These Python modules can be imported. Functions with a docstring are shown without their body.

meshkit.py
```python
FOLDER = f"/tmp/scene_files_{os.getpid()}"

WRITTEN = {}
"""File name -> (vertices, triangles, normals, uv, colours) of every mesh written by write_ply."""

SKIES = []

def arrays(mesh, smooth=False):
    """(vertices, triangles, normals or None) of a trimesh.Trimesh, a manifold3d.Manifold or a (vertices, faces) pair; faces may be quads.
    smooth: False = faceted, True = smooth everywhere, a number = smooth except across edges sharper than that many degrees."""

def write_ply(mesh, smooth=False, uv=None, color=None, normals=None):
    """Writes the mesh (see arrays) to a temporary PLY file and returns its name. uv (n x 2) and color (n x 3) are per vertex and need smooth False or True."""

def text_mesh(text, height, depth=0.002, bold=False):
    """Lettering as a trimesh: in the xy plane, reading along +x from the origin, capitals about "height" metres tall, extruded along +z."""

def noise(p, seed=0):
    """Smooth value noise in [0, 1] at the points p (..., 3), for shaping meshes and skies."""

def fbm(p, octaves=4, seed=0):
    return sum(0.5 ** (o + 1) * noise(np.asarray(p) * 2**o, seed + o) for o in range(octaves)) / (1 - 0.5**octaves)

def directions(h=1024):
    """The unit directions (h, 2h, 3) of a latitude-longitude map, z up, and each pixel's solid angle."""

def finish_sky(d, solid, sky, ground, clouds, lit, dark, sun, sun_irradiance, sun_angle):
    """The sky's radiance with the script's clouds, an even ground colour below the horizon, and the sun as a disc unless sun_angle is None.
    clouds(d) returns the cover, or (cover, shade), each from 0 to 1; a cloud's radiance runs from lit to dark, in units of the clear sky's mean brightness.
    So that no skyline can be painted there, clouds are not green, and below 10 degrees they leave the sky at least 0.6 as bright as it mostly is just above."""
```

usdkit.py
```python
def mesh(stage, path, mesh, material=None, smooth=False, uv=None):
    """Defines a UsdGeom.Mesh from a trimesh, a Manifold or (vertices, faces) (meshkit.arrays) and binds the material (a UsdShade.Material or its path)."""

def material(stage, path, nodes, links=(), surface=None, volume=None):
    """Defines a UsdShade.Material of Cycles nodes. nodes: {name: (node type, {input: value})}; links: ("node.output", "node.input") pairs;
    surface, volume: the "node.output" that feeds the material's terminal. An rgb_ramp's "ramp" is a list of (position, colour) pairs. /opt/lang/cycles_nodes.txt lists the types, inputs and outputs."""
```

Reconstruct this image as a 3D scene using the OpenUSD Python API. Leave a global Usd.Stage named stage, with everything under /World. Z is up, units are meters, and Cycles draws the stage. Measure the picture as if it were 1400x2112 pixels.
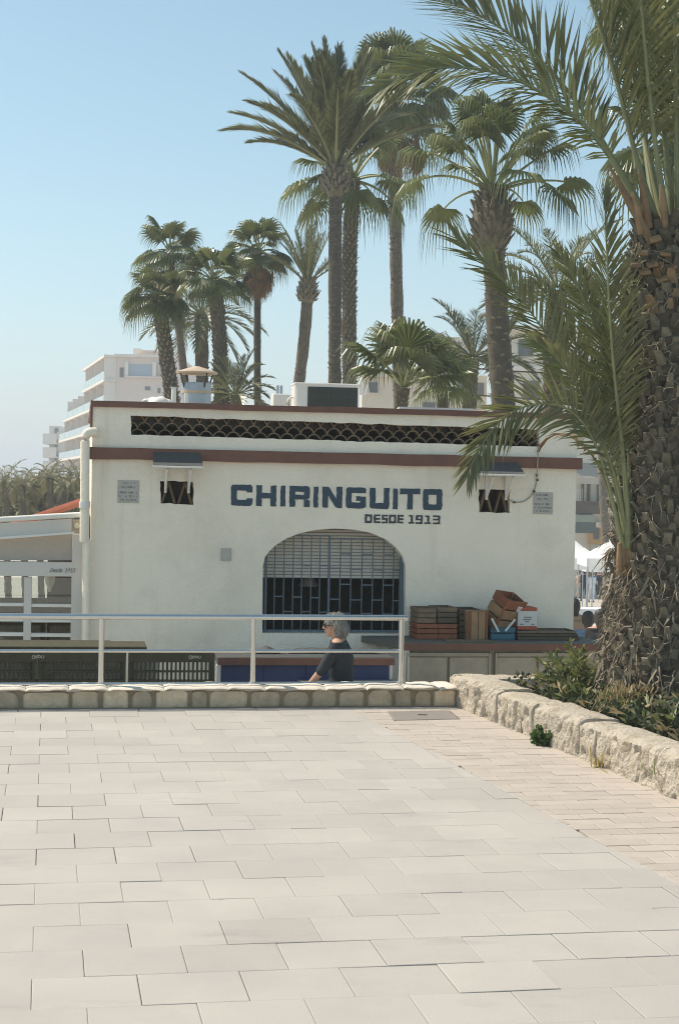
import math, random
import numpy as np, trimesh, manifold3d as m3
import shapely.geometry as sg
from shapely import affinity
from shapely.ops import unary_union
import usdkit, meshkit
from pxr import Usd, UsdGeom, UsdLux, UsdShade, Gf, Sdf

stage = Usd.Stage.CreateInMemory()
UsdGeom.SetStageUpAxis(stage, 'Z')
UsdGeom.Xform.Define(stage, '/World')
UsdGeom.Scope.Define(stage, '/World/Looks')
PI = math.pi

# ------------------------------------------------------------------ camera, sky, sun, exposure
F, H, PITCH, ROLL = 3283.0, 1.70, 0.0134, 0.0187      # focal length in photo pixels, eye height
R0 = np.array([1.0, 0, 0]); U0 = np.array([0, math.sin(PITCH), math.cos(PITCH)]); FW = np.array([0, math.cos(PITCH), -math.sin(PITCH)])
CR = R0 * math.cos(ROLL) + U0 * math.sin(ROLL)
CU = U0 * math.cos(ROLL) - R0 * math.sin(ROLL)
CAM = np.array([0, 0, H])
cam = UsdGeom.Camera.Define(stage, '/World/camera')
cm = np.eye(4); cm[0, :3], cm[1, :3], cm[2, :3], cm[3, :3] = CR, CU, -FW, CAM
cam.AddTransformOp().Set(Gf.Matrix4d(*cm.ravel().tolist()))
cam.CreateHorizontalApertureAttr(24.0)
cam.CreateFocalLengthAttr(24.0 * F / 1400)
cam.CreateExposureAttr(0.64)
SUN_AZ, SUN_EL = math.radians(21), math.radians(54)   # sun from the left, a little beyond the wall's plane
SUN = np.array([-math.cos(SUN_AZ) * math.cos(SUN_EL), math.sin(SUN_AZ) * math.cos(SUN_EL), math.sin(SUN_EL)])
usdkit.material(stage, '/World/Looks/sky', {
    's': ('sky_texture', {'sky_type': 'single_scattering', 'sun_disc': False, 'sun_elevation': SUN_EL, 'sun_rotation': math.atan2(SUN[0], SUN[1]),
                          'altitude': 10.0, 'air_density': 1.0, 'aerosol_density': 0.9, 'ozone_density': 1.6}),
    'c': ('texture_coordinate', {}), 'x': ('separate_xyz', {}),
    'hr': ('rgb_ramp', {'ramp': [(0.0, (.45,) * 3), (.08, (.22,) * 3), (.2, (.04,) * 3), (.4, (0.0,) * 3)]}),       # pale summer haze, the same all round the horizon
    'hm': ('mix_color', {'b': (4.3, 5.2, 6.2)}), 'h': ('hsv', {'saturation': .92, 'hue': .472, 'value': 1.0}),
    'b': ('background_shader', {'strength': 0.094})},
    [('c.generated', 'x.vector'), ('x.z', 'hr.fac'), ('hr.color', 'hm.fac'), ('s.color', 'hm.a'), ('hm.result', 'h.color'), ('h.color', 'b.color')], surface='b.background')
dome = UsdLux.DomeLight.Define(stage, '/World/sky')
UsdShade.MaterialBindingAPI.Apply(dome.GetPrim()).Bind(UsdShade.Material.Get(stage, '/World/Looks/sky'))
dome.GetPrim().SetCustomDataByKey('kind', 'structure')
sun = UsdLux.DistantLight.Define(stage, '/World/sun')
sun.CreateIntensityAttr(0.92); sun.CreateAngleAttr(0.53); sun.CreateNormalizeAttr(True); sun.CreateColorAttr(Gf.Vec3f(1.0, 0.925, 0.79))
zx = SUN; xx = np.cross([0, 0, 1.0], zx); xx /= np.linalg.norm(xx); yy = np.cross(zx, xx)
sm = np.eye(4); sm[0, :3], sm[1, :3], sm[2, :3] = xx, yy, zx
sun.AddTransformOp().Set(Gf.Matrix4d(*sm.ravel().tolist()))

# ------------------------------------------------------------------ helpers
def ray(px, py):
    return FW + (px - 700) / F * CR - (py - 1056) / F * CU
def at(px, py, Y):
    r = ray(px, py); return CAM + r * (Y / r[1])
def floor(px, py, z=0.0):
    r = ray(px, py); return CAM + r * ((z - H) / r[2])
def ppm(Y):
    return F / Y
def ground_z(y):
    return float(np.interp(y, [18, 31, 92], [-0.85, -2.0, -4.7]))
def nrm(a):
    a = np.asarray(a, float); return a / (np.linalg.norm(a, axis=-1, keepdims=True) + 1e-12)

used = {}
def numbered(path):
    n = used.get(path, 0); used[path] = n + 1
    return path if n == 0 else f'{path}_{n:03d}'

class Thing:
    def __init__(self, name, label, cat, loc=(0, 0, 0), rz=0.0, group=None, kind=None):
        self.path = numbered('/World/' + name)
        x = UsdGeom.Xform.Define(stage, self.path)
        x.AddTranslateOp().Set(Gf.Vec3d(*map(float, loc)))
        if rz: x.AddRotateZOp().Set(math.degrees(rz))
        self.prim = x.GetPrim()
        self.loc, self.rz = np.array(loc, float), rz
        c, s = math.cos(rz), math.sin(rz)
        self.R = np.array([[c, -s, 0], [s, c, 0], [0, 0, 1]])
        marks(self.prim, label, cat, group, kind)
    def local(self, p):
        return (np.asarray(p, float) - self.loc) @ self.R
    def world(self, p):
        return np.asarray(p, float) @ self.R.T + self.loc
    def add(self, name, mesh, mat, world=False, smooth=False, parent=None, label=None, kind=None):
        v, f = vf(mesh)
        if world: v = self.local(v)
        path = numbered((parent or self.path) + '/' + name)
        p = usdkit.mesh(stage, path, (v, f), M[mat], smooth=smooth).GetPrim()
        if label: p.SetCustomDataByKey('label', label)
        if kind: p.SetCustomDataByKey('kind', kind)
        return path

def marks(prim, label=None, cat=None, group=None, kind=None):
    for k, v in (('label', label), ('category', cat), ('group', group), ('kind', kind)):
        if v: prim.SetCustomDataByKey(k, v)

def vf(mesh):
    if isinstance(mesh, MB): return mesh.get()
    if hasattr(mesh, 'to_mesh'):
        m = mesh.to_mesh(); return np.array(m.vert_properties[:, :3], float), np.array(m.tri_verts)
    if isinstance(mesh, trimesh.Trimesh): return np.array(mesh.vertices), np.array(mesh.faces)
    return mesh

def single(name, mesh, mat, label=None, cat=None, group=None, kind=None, smooth=False):
    """a thing that is one mesh (points in world space)"""
    v, f = vf(mesh)
    p = usdkit.mesh(stage, numbered('/World/' + name), (v, f), M[mat], smooth=smooth).GetPrim()
    marks(p, label, cat, group, kind)
    return p

class MB:
    def __init__(self): self.v, self.f, self.n = [], [], 0
    def add(self, v, f):
        v = np.asarray(v, float); f = np.asarray(f, int)
        if f.shape[1] == 4: f = np.vstack([f[:, [0, 1, 2]], f[:, [0, 2, 3]]])
        self.v.append(v); self.f.append(f + self.n); self.n += len(v); return self
    def get(self):
        return np.vstack(self.v), np.vstack(self.f)
    def mesh(self, m): return self.add(*vf(m))
    def box(self, c, s, R=None):
        v = np.array([[x, y, z] for x in (-.5, .5) for y in (-.5, .5) for z in (-.5, .5)]) * np.asarray(s, float)
        if R is not None: v = v @ np.asarray(R).T
        return self.add(v + np.asarray(c, float), BOXF)
    def rbox(self, c, s, b=0.006, R=None):
        """box with chamfered edges"""
        s = np.asarray(s, float) / 2; b = min(b, s.min() * .6)
        pts = []
        for sx in (-1, 1):
            for sy in (-1, 1):
                for sz in (-1, 1):
                    k = np.array([sx, sy, sz]) * s; e = np.array([sx, sy, sz]) * b
                    pts += [k - [0, e[1], e[2]], k - [e[0], 0, e[2]], k - [e[0], e[1], 0]]
        pts = np.array(pts)
        global RBF
        if RBF is None: RBF = hull_faces(pts)
        if R is not None: pts = pts @ np.asarray(R).T
        return self.add(pts + np.asarray(c, float), RBF)
    def b2(self, lo, hi, b=0):
        lo, hi = np.minimum(lo, hi), np.maximum(lo, hi)
        return self.rbox((lo + hi) / 2, hi - lo, b) if b else self.box((lo + hi) / 2, hi - lo)
    def tube(self, pts, r, sides=8, caps=True):
        p = np.asarray(pts, float); n = len(p)
        t = nrm(np.gradient(p, axis=0))
        ref = np.array([0, 0, 1.0]) if abs(t[0][2]) < .9 else np.array([1.0, 0, 0])
        a = nrm(np.cross(t, ref)); b = np.cross(t, a)
        r = np.broadcast_to(np.asarray(r, float), (n,))
        ang = np.arange(sides) * 2 * PI / sides
        v = p[:, None] + r[:, None, None] * (np.cos(ang)[None, :, None] * a[:, None] + np.sin(ang)[None, :, None] * b[:, None])
        v = v.reshape(-1, 3); F_ = []
        for i in range(n - 1):
            for j in range(sides):
                k = (j + 1) % sides
                F_ += [[i * sides + j, i * sides + k, (i + 1) * sides + k], [i * sides + j, (i + 1) * sides + k, (i + 1) * sides + j]]
        if caps:
            v = np.vstack([v, p[0], p[-1]]); e = (n - 1) * sides
            for j in range(sides):
                k = (j + 1) % sides
                F_ += [[n * sides, k, j], [n * sides + 1, e + j, e + k]]
        return self.add(v, np.array(F_)[:, ::-1])
    def quad(self, a, b, c, d): return self.add([a, b, c, d], [[0, 1, 2], [0, 2, 3]])
BOXF = np.array([[0, 1, 3, 2], [4, 6, 7, 5], [0, 4, 5, 1], [2, 3, 7, 6], [0, 2, 6, 4], [1, 5, 7, 3]])
RBF = None
def hull_faces(pts):
    h = trimesh.Trimesh(pts, trimesh.convex.convex_hull(pts).faces, process=False) if False else None
    from scipy.spatial import ConvexHull
    q = ConvexHull(pts); f = q.simplices.copy(); c = pts.mean(0)
    for i, t in enumerate(f):
        n = np.cross(pts[t[1]] - pts[t[0]], pts[t[2]] - pts[t[0]])
        if n @ (pts[t[0]] - c) < 0: f[i] = t[::-1]
    return f
def rotm(ax, a):
    return trimesh.transformations.rotation_matrix(a, ax)[:3, :3]
def prism_xz(poly, y0, y1):
    """polygon in the x,z plane pulled from y0 to y1"""
    out = MB()
    for g in getattr(poly, 'geoms', [poly]):
        if g.is_empty or g.area < 1e-9: continue
        m = trimesh.creation.extrude_polygon(g, abs(y1 - y0), engine='earcut')
        v = np.array(m.vertices); v = np.stack([v[:, 0], min(y0, y1) + v[:, 2], v[:, 1]], 1)
        out.add(v, np.array(m.faces)[:, ::-1])
    return out
def spline(pts, n=24):
    from scipy.interpolate import CubicSpline
    p = np.asarray(pts, float); d = np.r_[0, np.cumsum(np.linalg.norm(np.diff(p, axis=0), axis=1))]
    return CubicSpline(d / d[-1], p)(np.linspace(0, 1, n))

# ------------------------------------------------------------------ materials
M = {}
def mat(name, col, rough=.6, var=.12, scale=6.0, bump=0.0, bscale=60.0, metal=0.0, rnd=0.0, trans=0.0, spec=.5, dirt=None, dscale=2.0, damt=.5, detail=4.0, coord='position', bdist=.01, streak=None, spots=None):
    col = np.array(col, float)
    N = {'g': ('geometry', {}), 'n': ('noise_texture', {'scale': scale, 'detail': detail, 'roughness': .6}),
         'r': ('rgb_ramp', {'ramp': [(0.25, tuple(np.clip(col * (1 - var), 0, 1))), (0.75, tuple(np.clip(col * (1 + var), 0, 1)))]}),
         'p': ('principled_bsdf', {'roughness': rough, 'metallic': metal, 'specular_ior_level': spec})}
    L = [('g.position', 'n.vector'), ('n.fac', 'r.fac')]
    out = 'r.color'
    if dirt is not None:
        N['dn'] = ('noise_texture', {'scale': dscale, 'detail': 6.0, 'roughness': .65})
        N['dr'] = ('rgb_ramp', {'ramp': [(0.5, (0, 0, 0)), (0.72, (damt,) * 3)]})
        N['dm'] = ('mix_color', {'b': dirt})
        L += [('g.position', 'dn.vector'), ('dn.fac', 'dr.fac'), ('dr.color', 'dm.fac'), (out, 'dm.a')]; out = 'dm.result'
    if streak is not None:     # rain streaks: noise drawn out along z
        N['sm'] = ('mapping', {'scale': (7.0, 7.0, .45)}); N['sn'] = ('noise_texture', {'scale': 1.0, 'detail': 5.0, 'roughness': .7})
        N['sr'] = ('rgb_ramp', {'ramp': [(0.56, (0, 0, 0)), (0.8, (.38,) * 3)]}); N['sx'] = ('mix_color', {'b': streak})
        L += [('g.position', 'sm.vector'), ('sm.vector', 'sn.vector'), ('sn.fac', 'sr.fac'), ('sr.color', 'sx.fac'), (out, 'sx.a')]; out = 'sx.result'
    if spots is not None:      # old chewing gum and drips, and faint scuffs drawn out along x
        N['vo'] = ('voronoi_texture', {'scale': 2.1, 'randomness': 1.0}); N['vr'] = ('rgb_ramp', {'ramp': [(0.0, (.55,) * 3), (0.030, (.5,) * 3), (0.042, (0, 0, 0))]}); N['vx'] = ('mix_color', {'b': spots})
        N['um'] = ('mapping', {'scale': (.9, 2.6, 1.0)}); N['un'] = ('noise_texture', {'scale': 1.0, 'detail': 7.0, 'roughness': .68}); N['ur'] = ('rgb_ramp', {'ramp': [(0.60, (0, 0, 0)), (0.74, (.42,) * 3)]}); N['ux'] = ('mix_color', {'b': spots})
        L += [('g.position', 'vo.vector'), ('vo.distance', 'vr.fac'), ('vr.color', 'vx.fac'), (out, 'vx.a'), ('g.position', 'um.vector'), ('um.vector', 'un.vector'), ('un.fac', 'ur.fac'), ('ur.color', 'ux.fac'), ('vx.result', 'ux.a')]; out = 'ux.result'
    if rnd:
        N['o'] = ('object_info', {}); N['mr'] = ('map_range', {'from_min': 0.0, 'from_max': 1.0, 'to_min': 1 - rnd, 'to_max': 1 + rnd}); N['h'] = ('hsv', {})
        L += [('o.random', 'mr.value'), ('mr.result', 'h.value'), (out, 'h.color')]; out = 'h.color'
    L.append((out, 'p.base_color'))
    if bump:
        N['bn'] = ('noise_texture', {'scale': bscale, 'detail': 5.0, 'roughness': .6}); N['b'] = ('bump', {'strength': bump, 'distance': bdist})
        L += [('g.position', 'bn.vector'), ('bn.fac', 'b.height'), ('b.normal', 'p.normal')]
    surf = 'p.BSDF'
    if trans:
        N['t'] = ('translucent_bsdf', {}); N['mc'] = ('mix_closure', {'fac': trans})
        N['hb'] = ('hsv', {'value': 1.6, 'saturation': 1.1, 'hue': .49})
        L += [(out, 'hb.color'), ('hb.color', 't.color'), ('p.BSDF', 'mc.closure1'), ('t.BSDF', 'mc.closure2')]; surf = 'mc.closure'
    M[name] = usdkit.material(stage, '/World/Looks/' + name, N, L, surface=surf)

mat('stucco', (.86, .765, .62), .85, .035, 1.2, .7, 42, dirt=(.58, .50, .40), dscale=1.4, damt=.4, streak=(.50, .42, .33), bdist=.012)
mat('white_paint', (.70, .67, .61), .5, .03, 3, .1, 40)
mat('cream_paint', (.70, .62, .48), .6, .05, 4)
mat('red_paint', (.165, .075, .05), .75, .14, 9, .2, 80, dirt=(.12, .062, .045), dscale=5)
mat('red_roof', (.42, .15, .09), .8, .15, 9, .2, 60)
mat('terracotta', (.17, .115, .065), .85, .2, 20, .2, 90, rnd=.25)
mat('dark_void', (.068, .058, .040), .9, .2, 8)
mat('letter_blue', (.034, .060, .085), .7, .12, 40, .2, 90)
mat('letter_dark', (.05, .055, .065), .7, .12, 40)
mat('grille_blue', (.10, .135, .165), .45, .1, 15)
mat('shutter', (.62, .59, .53), .5, .05, 6)
mat('lamp_hood', (.105, .105, .10), .9, .1, 12, spec=.1)
mat('steel', (.62, .61, .58), .24, .05, 20, metal=1.0)
mat('mortar', (.27, .215, .14), .95, .15, 25, .5, 90)
mat('block_stone', (.54, .42, .285), .9, .2, 14, .7, 60, rnd=.26, dirt=(.33, .29, .21), dscale=9, damt=.5)
mat('coping_stone', (.62, .55, .46), .9, .1, 12, .5, 50, rnd=.1)
mat('rough_limestone', (.52, .45, .36), .95, .2, 16, 1.0, 38, rnd=.05, dirt=(.30, .23, .13), dscale=8, damt=.85, bdist=.035)
mat('paving_slab', (.385, .350, .312), .8, .08, 1.4, .12, 90, rnd=.05, dirt=(.33, .31, .285), dscale=1.7, damt=.6, spots=(.20, .19, .18))
mat('paver_pink', (.40, .345, .295), .85, .06, 9, .15, 90, rnd=.06, dirt=(.36, .30, .255), dscale=2.6, damt=.5, spots=(.22, .18, .16))
mat('joint_sand', (.30, .265, .22), .95, .2, 50)
mat('metal_cover', (.25, .215, .19), .6, .1, 30, .2, 120, metal=.2)
mat('promenade', (.45, .40, .33), .9, .1, .6, .1, 20)
mat('soil', (.115, .085, .05), .95, .35, 12, .8, 30)
mat('dark_plastic', (.07, .064, .04), .85, .2, 12, spec=.15)
mat('pale_behind', (.60, .58, .52), .8, .2, 10)
mat('blue_panel', (.028, .048, .135), .6, .12, 12)
mat('grey_cover', (.055, .058, .055), .75, .25, 10, .4, 40)
mat('panel_concrete', (.40, .345, .265), .9, .08, 6, .3, 50, dirt=(.26, .22, .17), dscale=4, damt=.6)
mat('panel_frame', (.36, .32, .25), .8, .08, 10)
mat('ledge_top', (.15, .14, .115), .85, .15, 8)
mat('awning_fabric', (.44, .38, .315), .9, .06, 30, .2, 150)
mat('fascia', (.58, .545, .49), .5, .03, 3)
mat('ac_white', (.70, .66, .61), .45, .04, 5)
mat('ac_dark', (.045, .05, .042), .5, .1, 20)
mat('hood_tan', (.50, .38, .27), .55, .1, 8, metal=.15)
mat('galvanized', (.36, .40, .44), .45, .15, 8, metal=.5)
mat('crate_orange', (.26, .088, .04), .7, .25, 14, dirt=(.13, .06, .035), dscale=11, damt=.7)
mat('crate_wood', (.33, .20, .105), .8, .25, 18, .3, 60, dirt=(.16, .10, .06), dscale=9, damt=.7)
mat('crate_grey', (.20, .14, .085), .8, .2, 14, dirt=(.09, .07, .05), dscale=11, damt=.7)
mat('crate_green', (.10, .075, .042), .6, .2, 12)
mat('crate_blue', (.05, .15, .20), .5, .12, 12)
mat('carton_white', (.62, .61, .58), .7, .04, 10)
mat('carton_red', (.42, .10, .055), .7, .06, 10)
mat('paper', (.55, .55, .52), .8, .04, 10)
mat('notice', (.43, .40, .35), .6, .05, 20)
mat('print_grey', (.13, .13, .13), .7, .05, 20)
mat('skin', (.50, .29, .20), .55, .05, 20, spec=.3)
mat('hair_grey', (.16, .15, .13), .6, .35, 45, .8, 90)
mat('hair_light', (.27, .26, .235), .5, .3, 60, rnd=0)
mat('hair_dark', (.035, .028, .02), .6, .3, 30)
mat('hair_brown', (.11, .06, .03), .6, .3, 30)
mat('navy_cloth', (.015, .020, .026), .85, .2, 20, .3, 60)
mat('black_cloth', (.025, .025, .026), .85, .2, 20)
mat('white_cloth', (.68, .68, .70), .8, .05, 20)
mat('blue_cloth', (.13, .22, .33), .8, .1, 20)
mat('tan_cloth', (.36, .24, .15), .8, .1, 20)
mat('black_gloss', (.012, .012, .012), .15, .05, 20)
mat('canopy_white', (.80, .80, .80), .75, .02, 5, trans=.25)
mat('leaf_date', (.112, .122, .052), .38, .3, 3, rnd=.22, trans=.22, spec=.6)
mat('leaf_date_near', (.155, .16, .064), .36, .3, 5, rnd=.22, trans=.32, spec=.7)
mat('leaf_far', (.16, .145, .066), .6, .3, 1.5, rnd=.25, trans=.2)
mat('leaf_fan', (.108, .125, .045), .36, .3, 3, rnd=.25, trans=.25, spec=.6)
mat('leaf_dead', (.24, .165, .095), .8, .3, 5, rnd=.2, trans=.15)
mat('rachis', (.19, .19, .085), .5, .2, 8)
mat('petiole', (.20, .21, .08), .5, .2, 8)
mat('bark_dark', (.085, .070, .048), .9, .3, 8, .8, 22)
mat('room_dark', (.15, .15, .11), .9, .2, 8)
mat('bark_smooth', (.150, .118, .085), .9, .3, 8, .8, 22)
mat('bark_shaggy', (.10, .08, .052), .95, .35, 10, .8, 30)
mat('boot', (.16, .135, .092), .92, .45, 12, .8, 40, rnd=.42)
mat('boot_fresh', (.25, .155, .08), .85, .3, 12, .5, 40, rnd=.2)
mat('fibre', (.26, .215, .155), .95, .3, 20, rnd=.2)
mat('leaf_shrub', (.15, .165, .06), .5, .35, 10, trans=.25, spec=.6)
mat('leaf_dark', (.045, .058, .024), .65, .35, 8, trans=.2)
mat('leaf_weed', (.065, .115, .032), .5, .3, 30, trans=.2)
mat('dry_grass', (.34, .27, .15), .85, .3, 12, trans=.2)
mat('dry_yellow', (.38, .31, .11), .85, .3, 12, trans=.2)
mat('hotel_white', (.70, .62, .54), .7, .05, .4)
mat('hotel_pink', (.66, .54, .47), .7, .05, .4)
mat('house_cream', (.60, .53, .43), .8, .06, .5)
mat('house_sand', (.50, .42, .31), .8, .08, .5)
mat('window_dark', (.10, .105, .10), .25, .2, .7)
mat('shutter_green', (.085, .105, .085), .6, .1, 2)
mat('brown_wood', (.12, .085, .055), .7, .2, 3)
mat('orange_wall', (.50, .30, .12), .8, .1, 1)
mat('balcony_glass', (.36, .48, .50), .15, .05, 1, spec=.7)
def glassy(name, tint, ior=1.5, extra=.06):
    M[name] = usdkit.material(stage, '/World/Looks/' + name, {
        't': ('transparent_bsdf', {'color': tint}), 'g': ('glossy_bsdf', {'roughness': .03, 'color': (.9, .9, .9)}), 'f': ('fresnel', {'IOR': ior}),
        'ad': ('math', {'math_type': 'add', 'value2': extra}), 'm': ('mix_closure', {})},
        [('f.fac', 'ad.value1'), ('ad.value', 'm.fac'), ('t.BSDF', 'm.closure1'), ('g.BSDF', 'm.closure2')], surface='m.closure')
glassy('window_glass', (.80, .84, .82))
# ------------------------------------------------------------------ the plaza: slabs, small pink pavers, cover
TH = 0.1808
PU = np.array([math.cos(TH), math.sin(TH), 0]); PV = np.array([-math.sin(TH), math.cos(TH), 0])
def uv(p): p = np.asarray(p, float); return np.array([p @ PU, p @ PV])
def pl(u, v, z=0.0): return PU * u + PV * v + np.array([0, 0, z])
VW = uv(floor(450, 1461))[1]                       # front face of the low wall
A_ = uv(floor(948, 1461)); B_ = uv(floor(1400, 1652))
wdir = nrm(B_ - A_)                                # the rough wall's foot, towards the camera
def wall_u(v): return A_[0] + (B_[0] - A_[0]) * (v - A_[1]) / (B_[1] - A_[1])
q1 = uv(floor(835, 1522)); q2 = uv(floor(1240, 1740))
def pink_u(v): return q1[0] + (q2[0] - q1[0]) * (v - q1[1]) / (q2[1] - q1[1])
SU, SV = 0.2105 * H, 0.1945 * H
U_EVEN, V_0 = 0.193 * H, 3.265 * H                 # a slab corner seen in the photograph
rng = np.random.default_rng(3)
plaza = Thing('plaza', None, None, (0, 0, 0), 0, kind='structure')
mb = MB(); mb.add([pl(-9, -6, -.011), pl(9, -6, -.011), pl(9, VW + .3, -.011), pl(-9, VW + .3, -.011)], [[0, 1, 2], [0, 2, 3]])
plaza.add('joint_bed', mb, 'joint_sand')

def slab_mesh(poly, z=0.0, b=.0016, h=.011, tilt=None):
    """a slab from its outline (u, v): chamfered top edge, no bottom"""
    p = np.asarray(poly, float); n = len(p); c = p.mean(0)
    d = p - c; ins = c + d * (1 - b * 2 / np.abs(d).max(0).clip(.05))
    def w(q, zz):
        out = np.array([pl(a, b_, 0) for a, b_ in q]); out[:, 2] = zz if tilt is None else zz + (q - c) @ tilt
        return out
    v = np.vstack([w(ins, z), w(p, z - b * .8), w(p, z - h)])
    f = [[0, i, i + 1] for i in range(1, n - 1)]
    for k in (0, 1):
        for i in range(n):
            j = (i + 1) % n
            f += [[k * n + i, (k + 1) * n + i, (k + 1) * n + j], [k * n + i, (k + 1) * n + j, k * n + j]]
    return v, np.array(f)
def seen(p):
    d = np.asarray(p, float) - CAM; y = d @ FW
    if y < .5: return False
    x_, z_ = 700 + F * (d @ CR) / y, 1056 - F * (d @ CU) / y
    return -40 < x_ < 1440 and z_ < 2180
from shapely.geometry import Polygon
slabs = []
for j in range(-22, 60):
    v0 = V_0 + j * SV; v1 = v0 + SV
    if v0 > VW - .16: break
    v1 = min(v1, VW - .15)
    off = U_EVEN if j % 2 == 1 else U_EVEN + SU / 2
    for i in range(-24, 25):
        u0 = off + i * SU; u1 = u0 + SU
        g = float(rng.choice([.0004, .0009, .0014, .0022]))
        poly = Polygon([(u0 + g, v0 + g), (u1 - g, v0 + g), (u1 - g, v1 - g), (u0 + g, v1 - g)])
        lim = Polygon([(-30, -30), (pink_u(-30), -30), (pink_u(40), 40), (-30, 40)])
        if v0 > q2[1] - 2.2: poly = poly.intersection(lim)
        else: poly = poly.intersection(Polygon([(-30, -30), (wall_u(-30), -30), (wall_u(40), 40), (-30, 40)]))
        if poly.is_empty or poly.area < .003 or poly.geom_type != 'Polygon': continue
        c = poly.centroid
        slabs.append((np.linalg.norm(pl(c.x, c.y) - CAM), seen(pl(c.x, c.y)), np.array(poly.exterior.coords)[:-1][::-1] if not poly.exterior.is_ccw else np.array(poly.exterior.coords)[:-1]))
slabs.sort(key=lambda s: (not s[1], s[0]))
rest = MB()
for k, (d, vis, poly) in enumerate(slabs):
    m = slab_mesh(poly, z=float(rng.normal(0, .0011)), tilt=rng.normal(0, .0030, 2))
    if vis and k < 299: plaza.add('paving_slab', m, 'paving_slab')
    else: rest.add(*m)
plaza.add('paving_slabs_beyond', rest, 'paving_slab', kind='stuff')
# edge strip along the foot of the low wall
for i in range(-7, 6):
    u0 = i * .9 - .2; u1 = u0 + .9
    if u0 > wall_u(VW): break
    u1 = min(u1, wall_u(VW) - .01)
    plaza.add('edge_slab', slab_mesh([(u0 + .003, VW - .142), (u1 - .003, VW - .142), (u1 - .003, VW - .008), (u0 + .003, VW - .008)], z=.004, h=.016), 'paving_slab')
# pink pavers between the slabs and the rough wall
pav = []
PL_, PW_ = .25, .125
for j in range(-30, 90):
    v0 = VW - .16 - (j + 1) * PW_; v1 = v0 + PW_
    if v0 < q2[1] - 2.0: break
    o = (j % 2) * PL_ / 2
    for i in range(-2, 40):
        u0 = -.2 + o + i * PL_; g = .002
        poly = Polygon([(u0 + g, v0 + g), (u0 + PL_ - g, v0 + g), (u0 + PL_ - g, v1 - g), (u0 + g, v1 - g)])
        vA, vB = v0 - 1, v1 + 1
        lim = Polygon([(pink_u(vA) + .003, vA), (wall_u(vA) + .03, vA), (wall_u(vB) + .03, vB), (pink_u(vB) + .003, vB)])
        poly = poly.intersection(lim)
        if poly.is_empty or poly.area < .002 or poly.geom_type != 'Polygon': continue
        e = np.array(poly.exterior.coords)[:-1]; e = e if poly.exterior.is_ccw else e[::-1]
        c = poly.centroid; pav.append((np.linalg.norm(pl(c.x, c.y) - CAM), seen(pl(c.x, c.y)), e))
pav.sort(key=lambda s: (not s[1], s[0]))
rest = MB()
for k, (d, vis, e) in enumerate(pav):
    m = slab_mesh(e, z=float(rng.normal(0, .001)), b=.002, tilt=rng.normal(0, .003, 2))
    if vis and k < 299: plaza.add('pink_paver', m, 'paver_pink')
    else: rest.add(*m)
plaza.add('pink_pavers_beyond', rest, 'paver_pink', kind='stuff')

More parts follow.
